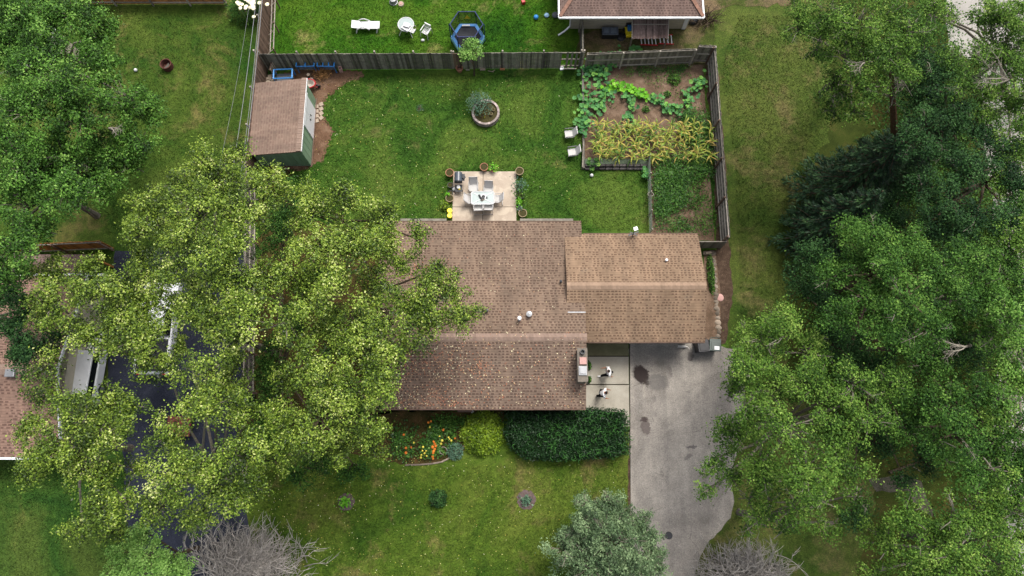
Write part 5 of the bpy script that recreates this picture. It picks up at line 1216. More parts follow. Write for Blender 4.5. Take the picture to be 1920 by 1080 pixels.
# right side woodland
SR = dict(dens=3.7, lpt=54, size=.10, tuft=.235)
tree("birch_tree", "light green tree with pale dead twigs beside the side lawn's top",
     [(1500, 50, 40, 9), (1545, 30, 45, 10), (1600, 50, 50, 11), (1650, 40, 45, 11), (1530, 95, 40, 9.5), (1590, 110, 50, 11), (1650, 100, 50, 11.5), (1700, 60, 40, 10.5), (1680, 130, 36, 10), (1560, 160, 38, 9.5), (1620, 165, 40, 10), (1600, 210, 28, 9), (1560, 205, 22, 8)], L_birch, M_barkg, twigs=5, sparse=.15, **SR)
tree("birch_tree", "dark tree between the side trunk and the pale road's north end",
     [(1730, 110, 36, 10), (1755, 160, 36, 10), (1720, 190, 36, 9.5), (1740, 240, 38, 9.5), (1790, 210, 30, 9), (1710, 270, 38, 9), (1770, 290, 36, 9), (1800, 330, 30, 9)], L_dark, M_bark, twigs=2, **SR)
tree("birch_tree", "light green tree in the photo's top-right corner over the road",
     [(1840, 40, 36, 10), (1890, 30, 48, 10.5), (1860, 95, 42, 10), (1905, 110, 42, 10.5), (1780, 120, 30, 9.5), (1800, 170, 28, 9.5), (1840, 210, 30, 9.5), (1830, 110, 24, 9), (1890, 180, 42, 10), (1850, 160, 26, 9.5), (1915, 240, 36, 9.5), (1935, 60, 40, 10), (1935, 160, 40, 10), (1900, 290, 30, 9.5), (1780, 30, 20, 9), (1745, 20, 26, 9.5)], L_birch, M_barkg, twigs=4, **SR)
tree("birch_tree", "deep green tree over the road right of the woodland's middle",
     [(1830, 250, 40, 9), (1870, 300, 42, 9), (1820, 330, 42, 9.5), (1900, 340, 38, 9), (1780, 380, 42, 9.5), (1840, 400, 42, 9.5), (1730, 360, 36, 9), (1740, 420, 36, 9), (1900, 420, 30, 9)], L_dark, M_bark, twigs=1, vmid=.34, **SR)
tree("birch_tree", "green tree in the middle of the right-hand woodland",
     [(1640, 445, 42, 10.5), (1590, 440, 36, 10), (1610, 500, 45, 10.5), (1670, 500, 45, 11), (1560, 520, 36, 9.5), (1700, 460, 36, 10), (1620, 560, 45, 10.5), (1690, 560, 42, 10.5), (1570, 590, 36, 9.5), (1650, 610, 40, 10)], L_mid, M_bark, twigs=2, vmid=.5, **SR)
tree("birch_tree", "green tree with fine twigs right of the woodland's middle",
     [(1750, 500, 42, 10), (1810, 480, 42, 10), (1780, 550, 45, 10.5), (1730, 570, 40, 10), (1830, 540, 42, 10), (1870, 490, 40, 9.5), (1740, 620, 42, 10), (1800, 610, 34, 9.5), (1900, 530, 34, 9), (1700, 640, 36, 9.5)], L_mid, M_barkg, twigs=2, vmid=.42, **SR)
tree("birch_tree", "light green twiggy tree at the driveway's upper right corner",
     [(1450, 590, 34, 8), (1430, 640, 36, 8), (1480, 625, 34, 8.5), (1400, 655, 24, 7), (1510, 660, 38, 9), (1450, 680, 34, 8.5), (1395, 620, 16, 7), (1390, 670, 24, 7.5)], L_birch, M_barkg, twigs=5, base=(12.9, 5.2), vmid=.55, **SR)
tree("birch_tree", "large light green tree leaning over the driveway's east edge",
     [(1450, 735, 45, 9.5), (1530, 720, 48, 10.5), (1600, 720, 45, 10.5), (1400, 760, 34, 8.5), (1480, 800, 50, 10.5), (1560, 800, 50, 11), (1630, 790, 42, 10), (1390, 820, 36, 8.5), (1430, 870, 42, 9.5), (1510, 880, 48, 10.5), (1580, 870, 42, 10), (1340, 860, 26, 7.5), (1335, 915, 24, 7), (1375, 900, 26, 8), (1385, 700, 26, 8), (1400, 700, 34, 8.5), (1370, 740, 22, 7.5), (1360, 800, 24, 7.5), (1660, 720, 38, 9.5)], L_birch, M_barkg, twigs=3, vmid=.42, **SR)
tree("birch_tree", "thin light green tree south of the driveway tree, over the brown grass",
     [(1440, 940, 32, 8.5), (1490, 950, 36, 9), (1540, 940, 30, 8.5), (1470, 990, 24, 8), (1420, 975, 20, 7.5), (1520, 900, 28, 8.5), (1405, 935, 20, 7.5), (1440, 900, 30, 8), (1400, 985, 22, 7), (1560, 980, 30, 8), (1600, 930, 30, 8.5)], L_birch, M_barkg, twigs=5, sparse=.35, base=(12.4, -3.2), **SR)
tree("birch_tree", "bright green tree at the photo's right edge below mid-height",
     [(1880, 600, 42, 10), (1910, 650, 36, 10), (1850, 640, 26, 9.5), (1895, 700, 32, 9.5), (1860, 590, 26, 9.5), (1870, 750, 26, 9), (1925, 580, 40, 10), (1930, 720, 40, 10), (1935, 480, 40, 10), (1925, 400, 36, 9.5)], L_maple, M_barkg, twigs=4, vmid=.6, **SR)
tree("birch_tree", "dark green tree between the forest clearing and the road",
     [(1740, 690, 42, 9.5), (1700, 740, 36, 9), (1770, 760, 45, 10), (1830, 740, 36, 9.5), (1800, 820, 45, 10), (1750, 830, 34, 9), (1850, 850, 42, 9.5), (1830, 900, 32, 9), (1900, 810, 36, 9), (1930, 860, 40, 9), (1925, 940, 36, 9), (1890, 900, 36, 9), (1690, 800, 28, 8.5)], L_mid, M_bark, twigs=2, vmid=.36, **SR)
tree("birch_tree", "light green tree in the photo's bottom-right corner",
     [(1700, 960, 38, 9), (1660, 1020, 42, 9), (1740, 1000, 42, 9.5), (1790, 970, 36, 9.5), (1790, 1040, 45, 10), (1720, 1070, 42, 9.5), (1850, 1010, 36, 9), (1880, 1060, 42, 9), (1640, 1075, 30, 8.5), (1900, 960, 30, 8.5)], L_birch, M_barkg, twigs=3, vmid=.5, **SR)
tree("birch_tree", "dark understorey tree beneath the woodland's left side",
     [(1730, 860, 30, 5), (1640, 830, 34, 5.5), (1600, 960, 30, 4.5), (1700, 900, 22, 5), (1820, 650, 34, 5.5), (1760, 660, 34, 5.5), (1520, 480, 36, 5.5), (1500, 540, 34, 5.5), (1540, 560, 38, 6), (1560, 640, 38, 6), (1600, 660, 38, 6), (1640, 700, 38, 6), (1680, 640, 38, 6), (1700, 350, 38, 5), (1680, 400, 38, 5), (1790, 440, 40, 5)], L_dark, M_bark, **SR)
tree("broadleaf_tree", "shaded darker green understorey tree beside the rail fence, between the olive-green crowns",
     [(535, 400, 36, 4.5), (525, 450, 34, 4.5), (545, 360, 26, 4), (500, 700, 30, 4.5), (515, 740, 36, 5), (490, 790, 36, 5), (560, 600, 34, 5.5), (520, 650, 26, 4.5), (500, 840, 30, 4.5), (600, 880, 28, 4.5), (560, 900, 24, 4), (660, 870, 28, 4.5), (620, 740, 36, 5.5), (690, 770, 34, 5.5), (640, 640, 36, 5.5), (600, 520, 36, 5.5)], L_mid, M_bark, base=(-12.6, 4.4), vmid=.3, **SR)  # lower foliage in shadow, the shade put into darker leaf tones
tree("birch_tree", "thin green tree screening the road along the photo's right edge",
     [(1880, 350, 32, 9), (1900, 440, 34, 9.5), (1850, 540, 30, 9), (1890, 560, 30, 9), (1860, 690, 26, 8.5), (1880, 790, 36, 9), (1910, 870, 34, 9), (1870, 940, 34, 9), (1915, 1010, 34, 9), (1860, 880, 30, 9), (1830, 960, 26, 8.5), (1925, 350, 34, 9), (1905, 620, 30, 9), (1870, 620, 28, 8.5), (1850, 760, 28, 8.5), (1900, 720, 30, 9), (1880, 500, 30, 9), (1890, 270, 30, 9), (1905, 940, 28, 9), (1860, 440, 28, 9)], L_birch, M_barkg, twigs=2, vmid=.5, **SR)
# spruce
def spruce(label, px, py, zt, rpx, group=None, n_whorl=15):
    top = at(px, py, 2.6); r0 = rpx*mpp(px, py, 3)
    t = thing("spruce_tree", label, "spruce", (top.x, top.y, 0), 0, group)
    mb = MB(); mb.tube([(0, 0, 0), (0, 0, zt)], [.22, .03], 8); C = []; D = []; V = []
    for w_ in range(n_whorl):
        f = w_/(n_whorl-1); z = .8+(zt-1.0)*f; rr_ = r0*(1-f)**.8+.15; nb = int(7+7*(1-f))
        for b in range(nb):
            a = b*6.283/nb+w_*.7+random.uniform(-.15, .15); L = rr_*random.uniform(.8, 1.12); bv = random.gauss(.4, .18)
            mb.tube([(0, 0, z), (.55*L*math.cos(a), .55*L*math.sin(a), z-.05*L), (L*math.cos(a), L*math.sin(a), z-.22*L)], [.04, .025, .008], 4, caps=False, var=.3)
            m_ = int(70*L/2.2)+14
            for k in range(m_):
                u = random.random()**.7; wd = (.10+.34*L/2.5*math.sin(min(1, u*1.2)*math.pi*.85))*random.uniform(-1, 1); x = u*L
                C.append((x*math.cos(a)-wd*math.sin(a), x*math.sin(a)+wd*math.cos(a), z-.22*L*u*u-abs(wd)*.25+random.gauss(0, .03)))
                D.append((math.cos(a)+(-math.sin(a))*wd*2.4, math.sin(a)+math.cos(a)*wd*2.4, -.25)); V.append(bv+random.gauss(0, .14)+.2*(u > .85))
    mb.build("trunk", M_bark, t); leaf_obj("crown", L_spruce, np.array(C), .3, t, .5, .26, var=np.array(V), dirs=np.array(D))
    return t
spruce("dark blue-green spruce at the side lawn's edge, upper of the two", 1590, 350, 9.5, 95)
spruce("dark blue-green spruce behind the side lawn, the lower of the two", 1560, 425, 8.0, 80)
spruce("dark spruce beside the tall bare trunk in the woodland", 1690, 290, 8.5, 70)
# tall bare trunk
p = on(1682, 330); t = thing("dead_tree", "tall reddish-brown bare trunk with broken grey top in the woodland", "tree", p)
tp = at(1671, 135, 9.5)-p; mb = MB(); mb.tube([(0, 0, 0), tp*.5, tp], [.28, .2, .1], 9); mb.build("trunk", plain("red_bark", S(104, 80, 62), .95, .1, amt=.35, scale=9), t)
mb = MB()
for i in range(26):
    a = random.uniform(0, 6.28); f = random.uniform(.75, 1); s_ = tp*f; L = random.uniform(.5, 1.4); e = s_+Vector((math.cos(a)*L, math.sin(a)*L-.2, .3))
    mb.tube([s_, s_.lerp(e, .5)+Vector((0, 0, .2)), e], [.035, .022, .007], 4, caps=False)
    for u in (.5, .7, .85): q = s_.lerp(e, u); mb.tube([q, q+Vector((random.uniform(-.3, .3), random.uniform(-.3, .3), .1))], [.012, .004], 3, caps=False)
mb.build("branch", M_twig, t)
def snag(label, px, py, z, L, a0, n=7):
    p = at(px, py, z); b_ = Vector((p.x*1.28, p.y*1.28, 0)); t = thing("dead_branch_tree", label, "dead tree", b_); tt = Vector((p.x, p.y, z))-b_; mb = MB(); mb.tube([(0, 0, 0), tt*.6+Vector((-.15*tt.x, -.15*tt.y, 0)), tt], [.12, .09, .05], 7); mb.build("trunk", M_barkg, t)
    mb = MB()
    for i in range(n):
        a = a0+random.uniform(-.6, .6); l_ = L*random.uniform(.5, 1.1); cur = tt.copy(); pts2 = [cur]
        for k in range(5): a += random.uniform(-.35, .35); cur = cur+Vector((math.cos(a)*l_/5, math.sin(a)*l_/5, random.uniform(-.05, .15))); pts2.append(cur)
        mb.tube(pts2, [.034, .028, .022, .017, .011, .005], 5, caps=False, var=random.random())
        for k in (2, 3, 4):
            for s_ in (-1, 1): b = a+s_*random.uniform(.5, 1.0); q = pts2[k]; mb.tube([q, q+Vector((math.cos(b), math.sin(b), .1))*l_*.25], [.011, .004], 4, caps=False)
    mb.build("branch", M_twig, t)
snag("bleached dead branches over the road at the photo's right, below the bright tree", 1810, 650, 10.2, 1.5, R(200), 6)
snag("bare white branch reaching over the road near the top-right corner", 1890, 150, 10.8, 2.2, R(175), 5)
snag("pale dead branch sticking from the light green tree beside the side lawn", 1620, 118, 11.8, 1.4, R(200), 4)
snag("bare grey limb in the fresh-green maple near the left edge", 205, 240, 11.3, 1.0, R(-20), 4)
t = thing("fallen_log", "fallen pale log lying in the brown woodland clearing", "log", on(1665, 886)); d0 = on(1730, 862)-on(1665, 886)
MB().tube([(0, 0, .12), d0*.5+Vector((0, 0, .16)), d0+Vector((0, 0, .1))], [.09, .07, .05], 9).build("trunk", M_bark, t); MB().tube([d0*.6+Vector((0, 0, .14)), d0*.8+Vector((.1, -.5, .2))], [.04, .02], 6).build("branch", M_barkg, t)
# bottom trees
tree("silvery_tree", "rounded silvery-green tree at the bottom beside the driveway",
     [(1140, 1010, 60, 5.2), (1090, 985, 42, 4.6), (1160, 955, 36, 4.4), (1200, 1000, 42, 4.6), (1060, 1030, 42, 4.2), (1110, 1065, 50, 5.2), (1190, 1060, 48, 5.0), (1225, 1050, 30, 4.2), (1130, 955, 24, 4.2), (1100, 950, 22, 4.0), (1175, 1110, 50, 4.6), (1070, 1100, 45, 4.4)], L_blue, M_barkg, dens=4.2, lpt=30, size=.10, tuft=.15, twigs=9, trunk_r=.16, vmid=.48, vs=.24)
tree("soft_green_tree", "soft light green tree at the bottom-left by the dark driveway",
     [(250, 1030, 36, 5), (290, 1050, 42, 5.2), (330, 1060, 30, 4.8), (225, 1065, 32, 4.6), (270, 1000, 22, 4.6), (270, 1090, 42, 5), (345, 1090, 30, 4.6)], L_soft, M_bark, dens=4.2, lpt=30, size=.10, tuft=.15, trunk_r=.12, vmid=.5)
def bare_shrub(label, px, py, L, n, a0, spread, h_, mat):
    p = on(px, py); t = thing("bare_shrub", label, "shrub", p); mb = MB(); m2 = MB()
    for i in range(n):
        a = a0+random.uniform(-spread, spread); l_ = L*random.uniform(.45, 1.05); up_ = h_*random.uniform(.6, 1.2); pts2 = []; a2 = a; ox = random.gauss(0, .38*L); oy = random.gauss(0, .2*L); l_ *= .8
        for k in range(7):
            f = k/6; a2 += random.uniform(-.16, .16); pts2.append(Vector((math.cos(a2)*l_*f+ox, math.sin(a2)*l_*f+oy, up_*math.sin(min(1, f*1.25)*1.57)-.25*up_*f*f)))
        mb.tube(pts2, [.028-.0035*k for k in range(7)], 4, caps=False, var=random.random())
        for k in (2, 3, 4, 5):
            b = a2+random.uniform(-.8, .8); q = pts2[k]; e = q+Vector((math.cos(b)*l_*.3, math.sin(b)*l_*.3, random.uniform(-.05, .25))); mb.tube([q, q.lerp(e, .5)+Vector((0, 0, .06)), e], [.015, .011, .005], 3, caps=False, var=random.random())
    mb.build("branches", mat, t)
    for j in range(5): a = j*1.25; m2.tube([(0, 0, 0), (.25*math.cos(a), .25*math.sin(a), .5)], [.06, .04], 6)
    m2.build("stem", M_bark, t)
M_tw2 = plain("grey_twig", S(176, 170, 162), .9, .1, amt=.25, scale=5, vk=.45)
bare_shrub("wide leafless grey shrub at the bottom left of the front lawn", 455, 1075, 2.8, 460, R(62), 1.1, 1.1, M_tw2)
bare_shrub("leafless grey shrub at the bottom end of the driveway", 1385, 1080, 2.2, 380, R(95), 2.0, 1.5, plain("darker_twig", S(160, 155, 148), .9, .1, amt=.3, scale=5, vk=.45))
bare_shrub("tangled bare brush pile at the neighbour's right corner", 1318, 38, 1.1, 60, R(0), 3.1, .5, M_bark)
t = thing("rubbish_bags", "heap of black rubbish bags at the neighbour's right corner", "rubbish bags", on(1298, 40))
for (x, y, r_) in ((0, 0, .3), (.32, .1, .25), (.1, .3, .25)): MB().lathe([(r_, 0), (r_*1.1, r_*.5), (r_*.6, r_*1.0), (0, r_*1.1)], (x, y, 0), 9).build("bag", M_blackp, t, smooth=True)

# ------------------------------------------------------------------ fallen leaves (uncountable)
def scatter(name, lab, n, fn, lm, size, cat="fallen leaves", vmu=None):
    C = []
    while len(C) < n:
        q = fn()
        if q is not None: C.append(q)
    o = leaf_obj(name, lm, np.array(C), size, None, 2.5, .7, var=vmu); tag(o, lab, cat, kind='stuff'); return o
def f_lawn():
    px = 480+random.random()**1.3*680; py = random.uniform(850, 1080)
    if px > 1180 or (px-500)/700+(py-850)/600 > random.random()*1.5: return None
    p = on(px, py); return (p.x, p.y, .02)
scatter("fallen_leaves", "pale yellow fallen leaves over the front lawn", 700, f_lawn, L_fally, .055)
def f_roof():
    px = 745+random.random()**1.7*350; py = random.uniform(625, 765); p = at(px, py, 3.1)
    if px > 1098: return None
    return (p.x, p.y, mainz(p.y)+.035)
scatter("roof_leaves", "orange and cream fallen leaves on the house's south roof slope", 900, f_roof, L_fall, .075)
def f_roof2():
    c = random.choice(((760, 680, 60, 14), (900, 690, 14, 8), (815, 735, 22, 14), (830, 755, 46, 5), (820, 680, 30, 14), (780, 510, 20, 14)))
    px = random.gauss(c[0], c[2]); py = random.gauss(c[1], c[3])
    if py > 764 or px < 720: return None
    p = at(px, py, 3.1); return (p.x, p.y, mainz(p.y)+.035)
scatter("roof_leaf_drifts", "drifts of orange leaves along the roof under the overhanging tree", 420, f_roof2, L_fall, .08, vmu=np.clip(rng.normal(.25, .15, 420), 0, 1))
def f_roof3():
    px = random.uniform(730, 1050); py = random.uniform(430, 625); p = at(px, py, 3.1); return (p.x, p.y, mainz(p.y)+.035)
scatter("sparse_roof_leaves", "few scattered pale leaves on the house's north roof slope", 150, f_roof3, L_fall, .065)
def f_back():
    px = random.uniform(560, 1090); py = random.uniform(150, 410)
    if random.random() > (1.1-(px-560)/620): return None
    p = on(px, py)
    if px0-.1 < p.x < px1+.1 and p.y < py1: return None
    return (p.x, p.y, .02)
scatter("yard_leaves", "small pale leaves scattered in the back lawn", 420, f_back, L_fally, .06)

# grass blades: the same lawn material on thousands of small blades
def blades(name, poly, mat, n, excl=None):
    P2 = [(p[0], p[1]) for p in poly]; xs = [p[0] for p in P2]; ys = [p[1] for p in P2]
    X = rng.uniform(max(min(xs), -36), min(max(xs), 36), n); Y = rng.uniform(max(min(ys), -8), min(max(ys), 30), n)
    c = np.zeros(n, bool); j = len(P2)-1
    for i in range(len(P2)):
        (xi, yi), (xj, yj) = P2[i], P2[j]
        if yi != yj: c ^= ((yi > Y) != (yj > Y)) & (X < (xj-xi)*(Y-yi)/(yj-yi)+xi)
        j = i
    for q in (excl or []):
        c2 = np.zeros(n, bool); j = len(q)-1
        for i in range(len(q)):
            (xi, yi), (xj, yj) = q[i][:2], q[j][:2]
            if yi != yj: c2 ^= ((yi > Y) != (yj > Y)) & (X < (xj-xi)*(Y-yi)/(yj-yi)+xi)
            j = i
        c &= ~c2
    X, Y = X[c], Y[c]; C = np.stack([X, Y, rng.uniform(.005, .035, len(X))], 1)
    o = leaf_obj(name, mat, C, .085, None, .25, .42); o['kind'] = 'stuff'; return o
blades("lawn_blades", rect(fwx+.3, 12.9, FX-.2, ny-.3), G_yard, 70000, [rect(px0, 12, px1, py1), ap([(1090, 110), (1340, 110), (1340, 445), (1218, 445), (1214, 320), (1090, 320)]), ap([(480, 140), (560, 132), (670, 134), (640, 158), (604, 185), (600, 215), (622, 245), (600, 300), (570, 316), (480, 320)])])
blades("neighbour_lawn_blades", rect(-15, ny+.2, 4.2, 30), G_ngb, 30000)
blades("front_lawn_blades", [at(500, 880), at(1176, 868), at(1176, 1100), at(480, 1100)], G_front, 36000)
blades("side_lawn_blades", [at(1385, 30), at(1570, 30), at(1560, 240), at(1470, 400), at(1480, 620), at(1390, 620), at(1378, 300), at(1350, 130)], G_side, 26000)
blades("west_lawn_blades", rect(-34, -8, at(228, 1000).x, at(100, 866).y), G_west, 22000)
blades("north_west_blades", [at(150, 12), at(478, 12), at(440, 420), at(200, 440)], bpy.data.materials["nw_lawn"], 24000)

# low undergrowth that reads as one mass under the right-hand trees
def undergrowth(name, lab, poly, n, lm, excl):
    P = [at(*p) for p in poly]; xs = [p.x for p in P]; ys = [p.y for p in P]; C = []; V = []
    E_ = [at(*p) for p in excl]; cl = []
    while len(cl) < n//60:
        x = random.uniform(min(xs), max(xs)); y = random.uniform(min(ys), max(ys))
        if in_poly([(p.x, p.y) for p in P], x, y) and not in_poly([(p.x, p.y) for p in E_], x, y): cl.append((x, y, random.uniform(.3, 1.5), random.uniform(.3, .7), random.gauss(.35, .15)))
    for (x, y, z, q, v) in cl:
        e = rng.normal(size=(60, 3))*np.array([q, q, .25*z]); C.append(e+np.array([x, y, z])); V.append(v+rng.normal(size=60)*.15)
    C = np.concatenate(C); C[:, 2] = np.abs(C[:, 2])+.05
    o = leaf_obj(name, lm, C, .15, None, .8, .6, var=np.concatenate(V)); tag(o, lab, "undergrowth", kind='stuff')
undergrowth("undergrowth", "mixed dark green undergrowth covering the woodland floor on the right",
            [(1625, 20), (1760, 20), (1800, 200), (1860, 330), (1880, 560), (1860, 760), (1880, 1000), (1900, 1090), (1640, 1090), (1700, 960), (1640, 860), (1500, 720), (1480, 560), (1530, 430), (1640, 280)], 52000, L_mid,
            [(1600, 860), (1700, 840), (1760, 870), (1770, 960), (1700, 960), (1620, 920)])
undergrowth("bramble_growth", "thin green growth creeping over the pale road's edge on the far right",
            [(1780, 120), (1920, 60), (1940, 1090), (1850, 1090), (1850, 560), (1830, 300)], 6500, L_mid, [(0, 0), (1, 0), (0, 1)])

# ------------------------------------------------------------------ wires
def wire(px0_, py0_, px1_, py1_, r_, lab, z=8.5):
    a = at(px0_, py0_, z); b = at(px1_, py1_, z); d = b-a
    t = thing("power_line", lab, "cable", a, 0, "overhead power lines by the west fence"); pts2 = []
    for k in range(25): f = -.6+2.2*k/24; pts2.append(d*f+Vector((0, 0, -.4*(1-(2*(k/24)-1)**2))))
    MB().tube(pts2, r_, 6).build("cable", M_grey_met, t)
wire(463, 0, 429, 200, .007, "thin faint overhead wire, leftmost over the west lawn")
wire(475, 0, 440, 260, .014, "bright overhead cable, second from the left over the west lawn")
wire(483, 0, 455, 262, .012, "overhead cable, third from the left, beside the thick pair")
wire(487, 0, 459, 262, .015, "thickest overhead cable, nearest the plank fence")

# ------------------------------------------------------------------ vehicles under the left trees
def vehicle(name, lab, p, rz, paint, L=4.8, W=1.85, pickup=False, cat="car", van_=False):
    t = thing(name, lab, cat, p, rz)
    body = MB(); prof = [(-L/2, .35), (-L/2, .85), (-L/2+.15, 1.0), (L*.16, 1.02), (L/2-.25, .92), (L/2, .75), (L/2, .35)]
    n = len(prof); vs = [(x, -W/2, z) for x, z in prof]+[(x, W/2, z) for x, z in prof]
    body.add(vs, [tuple(range(n)), tuple(range(2*n-1, n-1, -1))]+[(i, (i+1) % n, (i+1) % n+n, i+n) for i in range(n)]); body.build("body", paint, t, bevel=.06, fixn=True)
    c0_, c1_ = (-.1*L, .2*L) if pickup else (-.42*L, .2*L)
    MB().box(((c0_+c1_)/2, 0, 1.28), (c1_-c0_, W-.14, .56), taper=.84).build("windows", M_glass, t, bevel=.05)
    MB().box(((c0_+c1_)/2-.03, 0, 1.575), ((c1_-c0_)*.82, (W-.14)*.84, .05)).build("roof", paint, t, bevel=.02)
    if van_: MB().box(((c0_+c1_)/2, 0, 1.62), ((c1_-c0_)*1.02, W-.1, .12)).build("roof_panel", paint, t, bevel=.04)
    if pickup: MB().box((-L*.3, 0, 1.0), (L*.34, W-.3, .06)).build("truck_bed", M_dark_met, t)
    for a in (-1, 1):
        for b in (-1, 1):
            w_ = MB().tube([(a*L*.31, b*(W/2-.2), .34), (a*L*.31, b*(W/2+.01), .34)], .34, 18).build("wheel", M_blackp, t); MB().tube([(a*L*.31, b*(W/2-.02), .34), (a*L*.31, b*(W/2+.025), .34)], .19, 12).build("rim", M_grey_met, w_)
    for b in (-1, 1):
        MB().box((L/2-.06, b*(W/2-.3), .72), (.16, .36, .14)).build("headlight", M_white, t); MB().box((-L/2+.02, b*(W/2-.25), .78), (.08, .2, .22)).build("tail_light", M_red, t)
        MB().box((c1_-.15, b*(W/2+.1), 1.1), (.12, .2, .14)).build("mirror", M_blackp, t)
    return t
vehicle("pickup_truck", "white pickup truck parked on the dark driveway beneath the trees", at(288, 612, 1.2)*Vector((1, 1, 0)) if False else Vector((at(288, 612, 1.2).x, at(288, 612, 1.2).y, 0)), R(90), M_white, 5.3, 1.95, True, "pickup truck")
vehicle("parked_van", "white vehicle beside the west house near the tan path", Vector((at(146, 684, 1.6).x, at(146, 684, 1.6).y, 0)), R(88), M_white, 3.9, 1.62, van_=True)
p = on(342, 800); t = thing("utility_trailer", "small red-topped utility trailer on the dark driveway under the trees", "trailer", p, 0)
MB().box((.1, 0, .62), (1.3, 1.1, .12)).build("bed_cover", plain("faded_red", S(150, 70, 76), .7, .3, amt=.12), t, bevel=.02); MB().box((.1, 0, .45), (1.25, 1.05, .24)).build("frame", M_blackp, t)
for s in (-1, 1): MB().tube([(0, s*.6, .28), (0, s*.7, .28)], .28, 14).build("wheel", M_blackp, t)
# garden outbuilding glimpsed in the top-left
t = thing("outbuilding", "pale grey outbuilding roof glimpsed through the corner maple", "outbuilding", (0, 0, 0))
a = at(36, 50, 2.3); b = at(96, 130, 2.3); x0, x1, y0, y1 = a.x, b.x, b.y, a.y
MB().add([(x0, y0, 2.2), (x1, y0, 2.2), (x1, y1, 2.5), (x0, y1, 2.5), (x0, y0, 2.28), (x1, y0, 2.28), (x1, y1, 2.58), (x0, y1, 2.58)], [(3, 2, 1, 0), (4, 5, 6, 7), (0, 1, 5, 4), (1, 2, 6, 5), (2, 3, 7, 6), (3, 0, 4, 7)]).build("roof", plain("grey_roofing", S(136, 134, 130), .7, .3, amt=.12), t)
MB().box(((x0+x1)/2, (y0+y1)/2, 1.09), (x1-x0-.3, y1-y0-.3, 2.18)).build("wall", M_siding, t)
mb = MB(); mb.bar((x1+.04, y0, 2.22), (x1+.04, y1, 2.52), .06, .12); mb.build("fascia_board", M_white, t)

# ------------------------------------------------------------------ people and cat
M_skin = plain("skin", S(178, 128, 100), .55, .35, amt=.06, vk=.05)
M_shirt = plain("white_cotton", S(240, 240, 240, .98), .85, .2, amt=.03, vk=.05)
M_pants = plain("black_trousers", S(34, 34, 40), .85, .2, amt=.1)
M_hair = plain("black_hair", S(22, 20, 20), .6, .3, amt=.2, scale=20)
def skin(name, verts, edges, rad, mat, parent, sub=2):
    me = bpy.data.meshes.new(name); me.from_pydata(verts, edges, []); me.materials.append(mat)
    o = bpy.data.objects.new(name, me); col.objects.link(o); o.parent = parent
    m = o.modifiers.new('skin', 'SKIN'); m.use_smooth_shade = True
    if not me.skin_vertices: me.attributes.new('x', 'FLOAT', 'POINT')
    try:
        sv = me.skin_vertices[0].data
    except Exception:
        bpy.context.view_layer.objects.active = o
        with bpy.context.temp_override(active_object=o, object=o): bpy.ops.mesh.customdata_skin_add()
        sv = me.skin_vertices[0].data
    for i, r_ in enumerate(rad):
        sv[i].radius = r_ if isinstance(r_, tuple) else (r_, r_)
    sv[0].use_root = True
    s_ = o.modifiers.new('sub', 'SUBSURF'); s_.levels = sub; s_.render_levels = sub
    return o
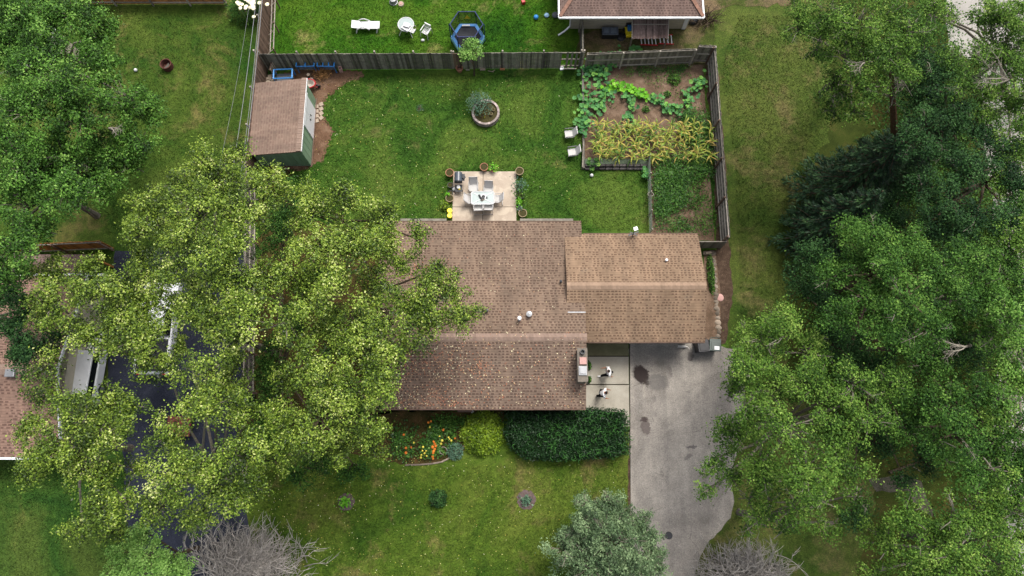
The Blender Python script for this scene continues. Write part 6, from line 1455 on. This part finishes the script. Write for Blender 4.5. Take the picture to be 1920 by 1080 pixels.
def person(lab, p, rz, stride, armL, armR, lean=.05, top=M_shirt):
    """faces +x; stride = half distance between the feet; arm = (forward swing of the hand)"""
    t = thing("person", lab, "person", (p.x, p.y, .03), rz)
    J = dict(pel=(0, 0, .93), waist=(.02, 0, 1.05), chest=(lean, 0, 1.30), neck=(lean*1.5, 0, 1.47), head0=(lean*1.7, 0, 1.53), head1=(lean*2+.02, 0, 1.64), head2=(lean*2, 0, 1.70))
    V = [J['pel'], J['waist'], J['chest'], J['neck'], J['head0'], J['head1'], J['head2']]; Rr = [(.12, .15), (.11, .13), (.12, .16), (.055, .055), (.07, .07), (.095, .08), (.07, .06)]
    E = [(0, 1), (1, 2), (2, 3), (3, 4), (4, 5), (5, 6)]
    feet = []
    for s, st in ((1, stride), (-1, -stride)):
        b = len(V); kn = (.06+st*.6, s*.10, .50); an = (st, s*.10, .09)
        V += [(0, s*.1, .88), kn, an]; Rr += [.085, .06, .042]; E += [(0, b), (b, b+1), (b+1, b+2)]; feet.append((st, s*.1))
    hands = []
    for s, sw in ((1, armL), (-1, armR)):
        b = len(V); sh = (lean, s*.19, 1.40); el = (lean+sw*.35-.02, s*.25, 1.14); wr = (lean+sw, s*.25, .93+abs(sw)*.25)
        V += [sh, el, wr]; Rr += [.055, .042, .03]; E += [(2, b), (b, b+1), (b+1, b+2)]
        d = (Vector(wr)-Vector(el)).normalized(); pb = len(V); pm = Vector(wr)+d*.07; V.append(tuple(pm)); Rr.append((.036, .018)); E.append((b+2, pb)); hands.append((pm, d, s))
    skin("body", V, E, Rr, M_skin, t)
    for pm, d, s in hands:      # fingers and thumb rooted in the palm
        side = Vector((0, s, 0)).cross(d).normalized()
        for k, ln in enumerate((.055, .07, .075, .065, .05)):
            hv = []; o_ = pm+side*((k-2)*.018) if k else pm-side*.02-d*.03
            dd = (d+Vector((0, -s*.25, 0))).normalized() if k else (d*.5-side).normalized()
            hv = [tuple(o_), tuple(o_+dd*ln*.55), tuple(o_+dd*ln+Vector((0, -s*.012, 0)))]
            skin("thumb" if k == 0 else "finger", hv, [(0, 1), (1, 2)], [.010, .009, .007], M_skin, t, 1)
    # shirt with sleeves
    VS = [(0, 0, .95), (.02, 0, 1.06), (lean, 0, 1.30), (lean*1.4, 0, 1.42)]; RS = [(.14, .18), (.135, .165), (.145, .19), (.09, .11)]; ES = [(0, 1), (1, 2), (2, 3)]
    for s, sw in ((1, armL), (-1, armR)):
        b = len(VS); VS += [(lean, s*.19, 1.41), (lean+sw*.3, s*.245, 1.2)]; RS += [.078, .066]; ES += [(2, b), (b, b+1)]
    skin("shirt", VS, ES, RS, top, t)
    VP = [(0, 0, .93)]; RP = [(.135, .165)]; EP = []
    for s, st in ((1, stride), (-1, -stride)): b = len(VP); VP += [(0.01, s*.1, .85), (.06+st*.6, s*.10, .50), (st-.01, s*.10, .14)]; RP += [.10, .078, .062]; EP += [(0, b), (b, b+1), (b+1, b+2)]
    skin("trousers", VP, EP, RP, M_pants, t)
    for st, y in feet:
        skin("shoe", [(st-.04, y, .055), (st+.08, y, .05), (st+.19, y, .04)], [(0, 1), (1, 2)], [(.05, .05), (.048, .045), (.042, .032)], M_shirt, t, 1)
    hx = lean*2
    skin("hair", [(hx-.03, 0, 1.62), (hx-.01, 0, 1.70), (hx+.05, 0, 1.715)], [(0, 1), (1, 2)], [(.095, .09), (.095, .085), (.06, .05)], M_hair, t)
    for s in (-1, 1):
        MB().lathe([(0, -.01), (.009, 0), (0, .01)], (hx+.105, s*.032, 1.645), 8).build("eye", M_dark_met, t)
        MB().lathe([(0, -.03), (.018, 0), (0, .03)], (hx+.01, s*.088, 1.63), 8).build("ear", M_skin, t)
    MB().lathe([(0, .03), (.012, -.01), (0, -.02)], (hx+.12, 0, 1.62), 8).build("nose", M_skin, t)
    MB().box((hx+.11, 0, 1.585), (.01, .045, .008)).build("mouth", plain("lips", S(150, 80, 74), .5, .3), t)
    return t
person("person in white t-shirt and black trousers striding west on the upper walkway slab", on(1137, 702), R(182), .34, -.2, .28)
person("person in white t-shirt facing east with head bent over their hands on the lower slab", on(1124, 740), R(-8), .16, .28, .26, .09)
# cat
cp_ = on(1279, 650); t = thing("white_cat", "small white cat stretched out on the driveway by the garage eave", "cat", (cp_.x, cp_.y, .01), R(180)); t.scale = (1.15,)*3
V = [(-.14, 0, .15), (-.04, 0, .16), (.08, .0, .155), (.16, .0, .18), (.23, .01, .20), (.28, .01, .185)]; E = [(i, i+1) for i in range(5)]; Rr = [.075, .07, .06, .04, .05, .028]
for s, x0_ in ((1, .10), (-1, .10), (1, -.13), (-1, -.13)):
    b = len(V); fr = x0_ > 0
    if fr: V += [(x0_, s*.045, .11), (x0_+.05, s*.05, .06), (x0_+.13*(1.2 if s > 0 else .4), s*.055, .018)]
    else: V += [(x0_+.03, s*.05, .1), (x0_-.05, s*.06, .06), (x0_-.01, s*.065, .018)]
    E += [(2 if fr else 0, b), (b, b+1), (b+1, b+2)]; Rr += [.028, .018, .016]
b = len(V); V += [(-.22, .02, .14), (-.3, .08, .1), (-.33, .16, .08)]; E += [(0, b), (b, b+1), (b+1, b+2)]; Rr += [.022, .017, .012]
skin("body", V, E, Rr, plain("white_fur", S(236, 232, 226, .95), .9, .1, amt=.05), t)
for s in (-1, 1): MB().lathe([(.016, 0), (0, .04)], (.225, .01+s*.028, .235), 6).build("ear", M_shirt, t); MB().lathe([(0, -.006), (.006, 0), (0, .006)], (.275, .01+s*.02, .2), 6).build("eye", M_dark_met, t)
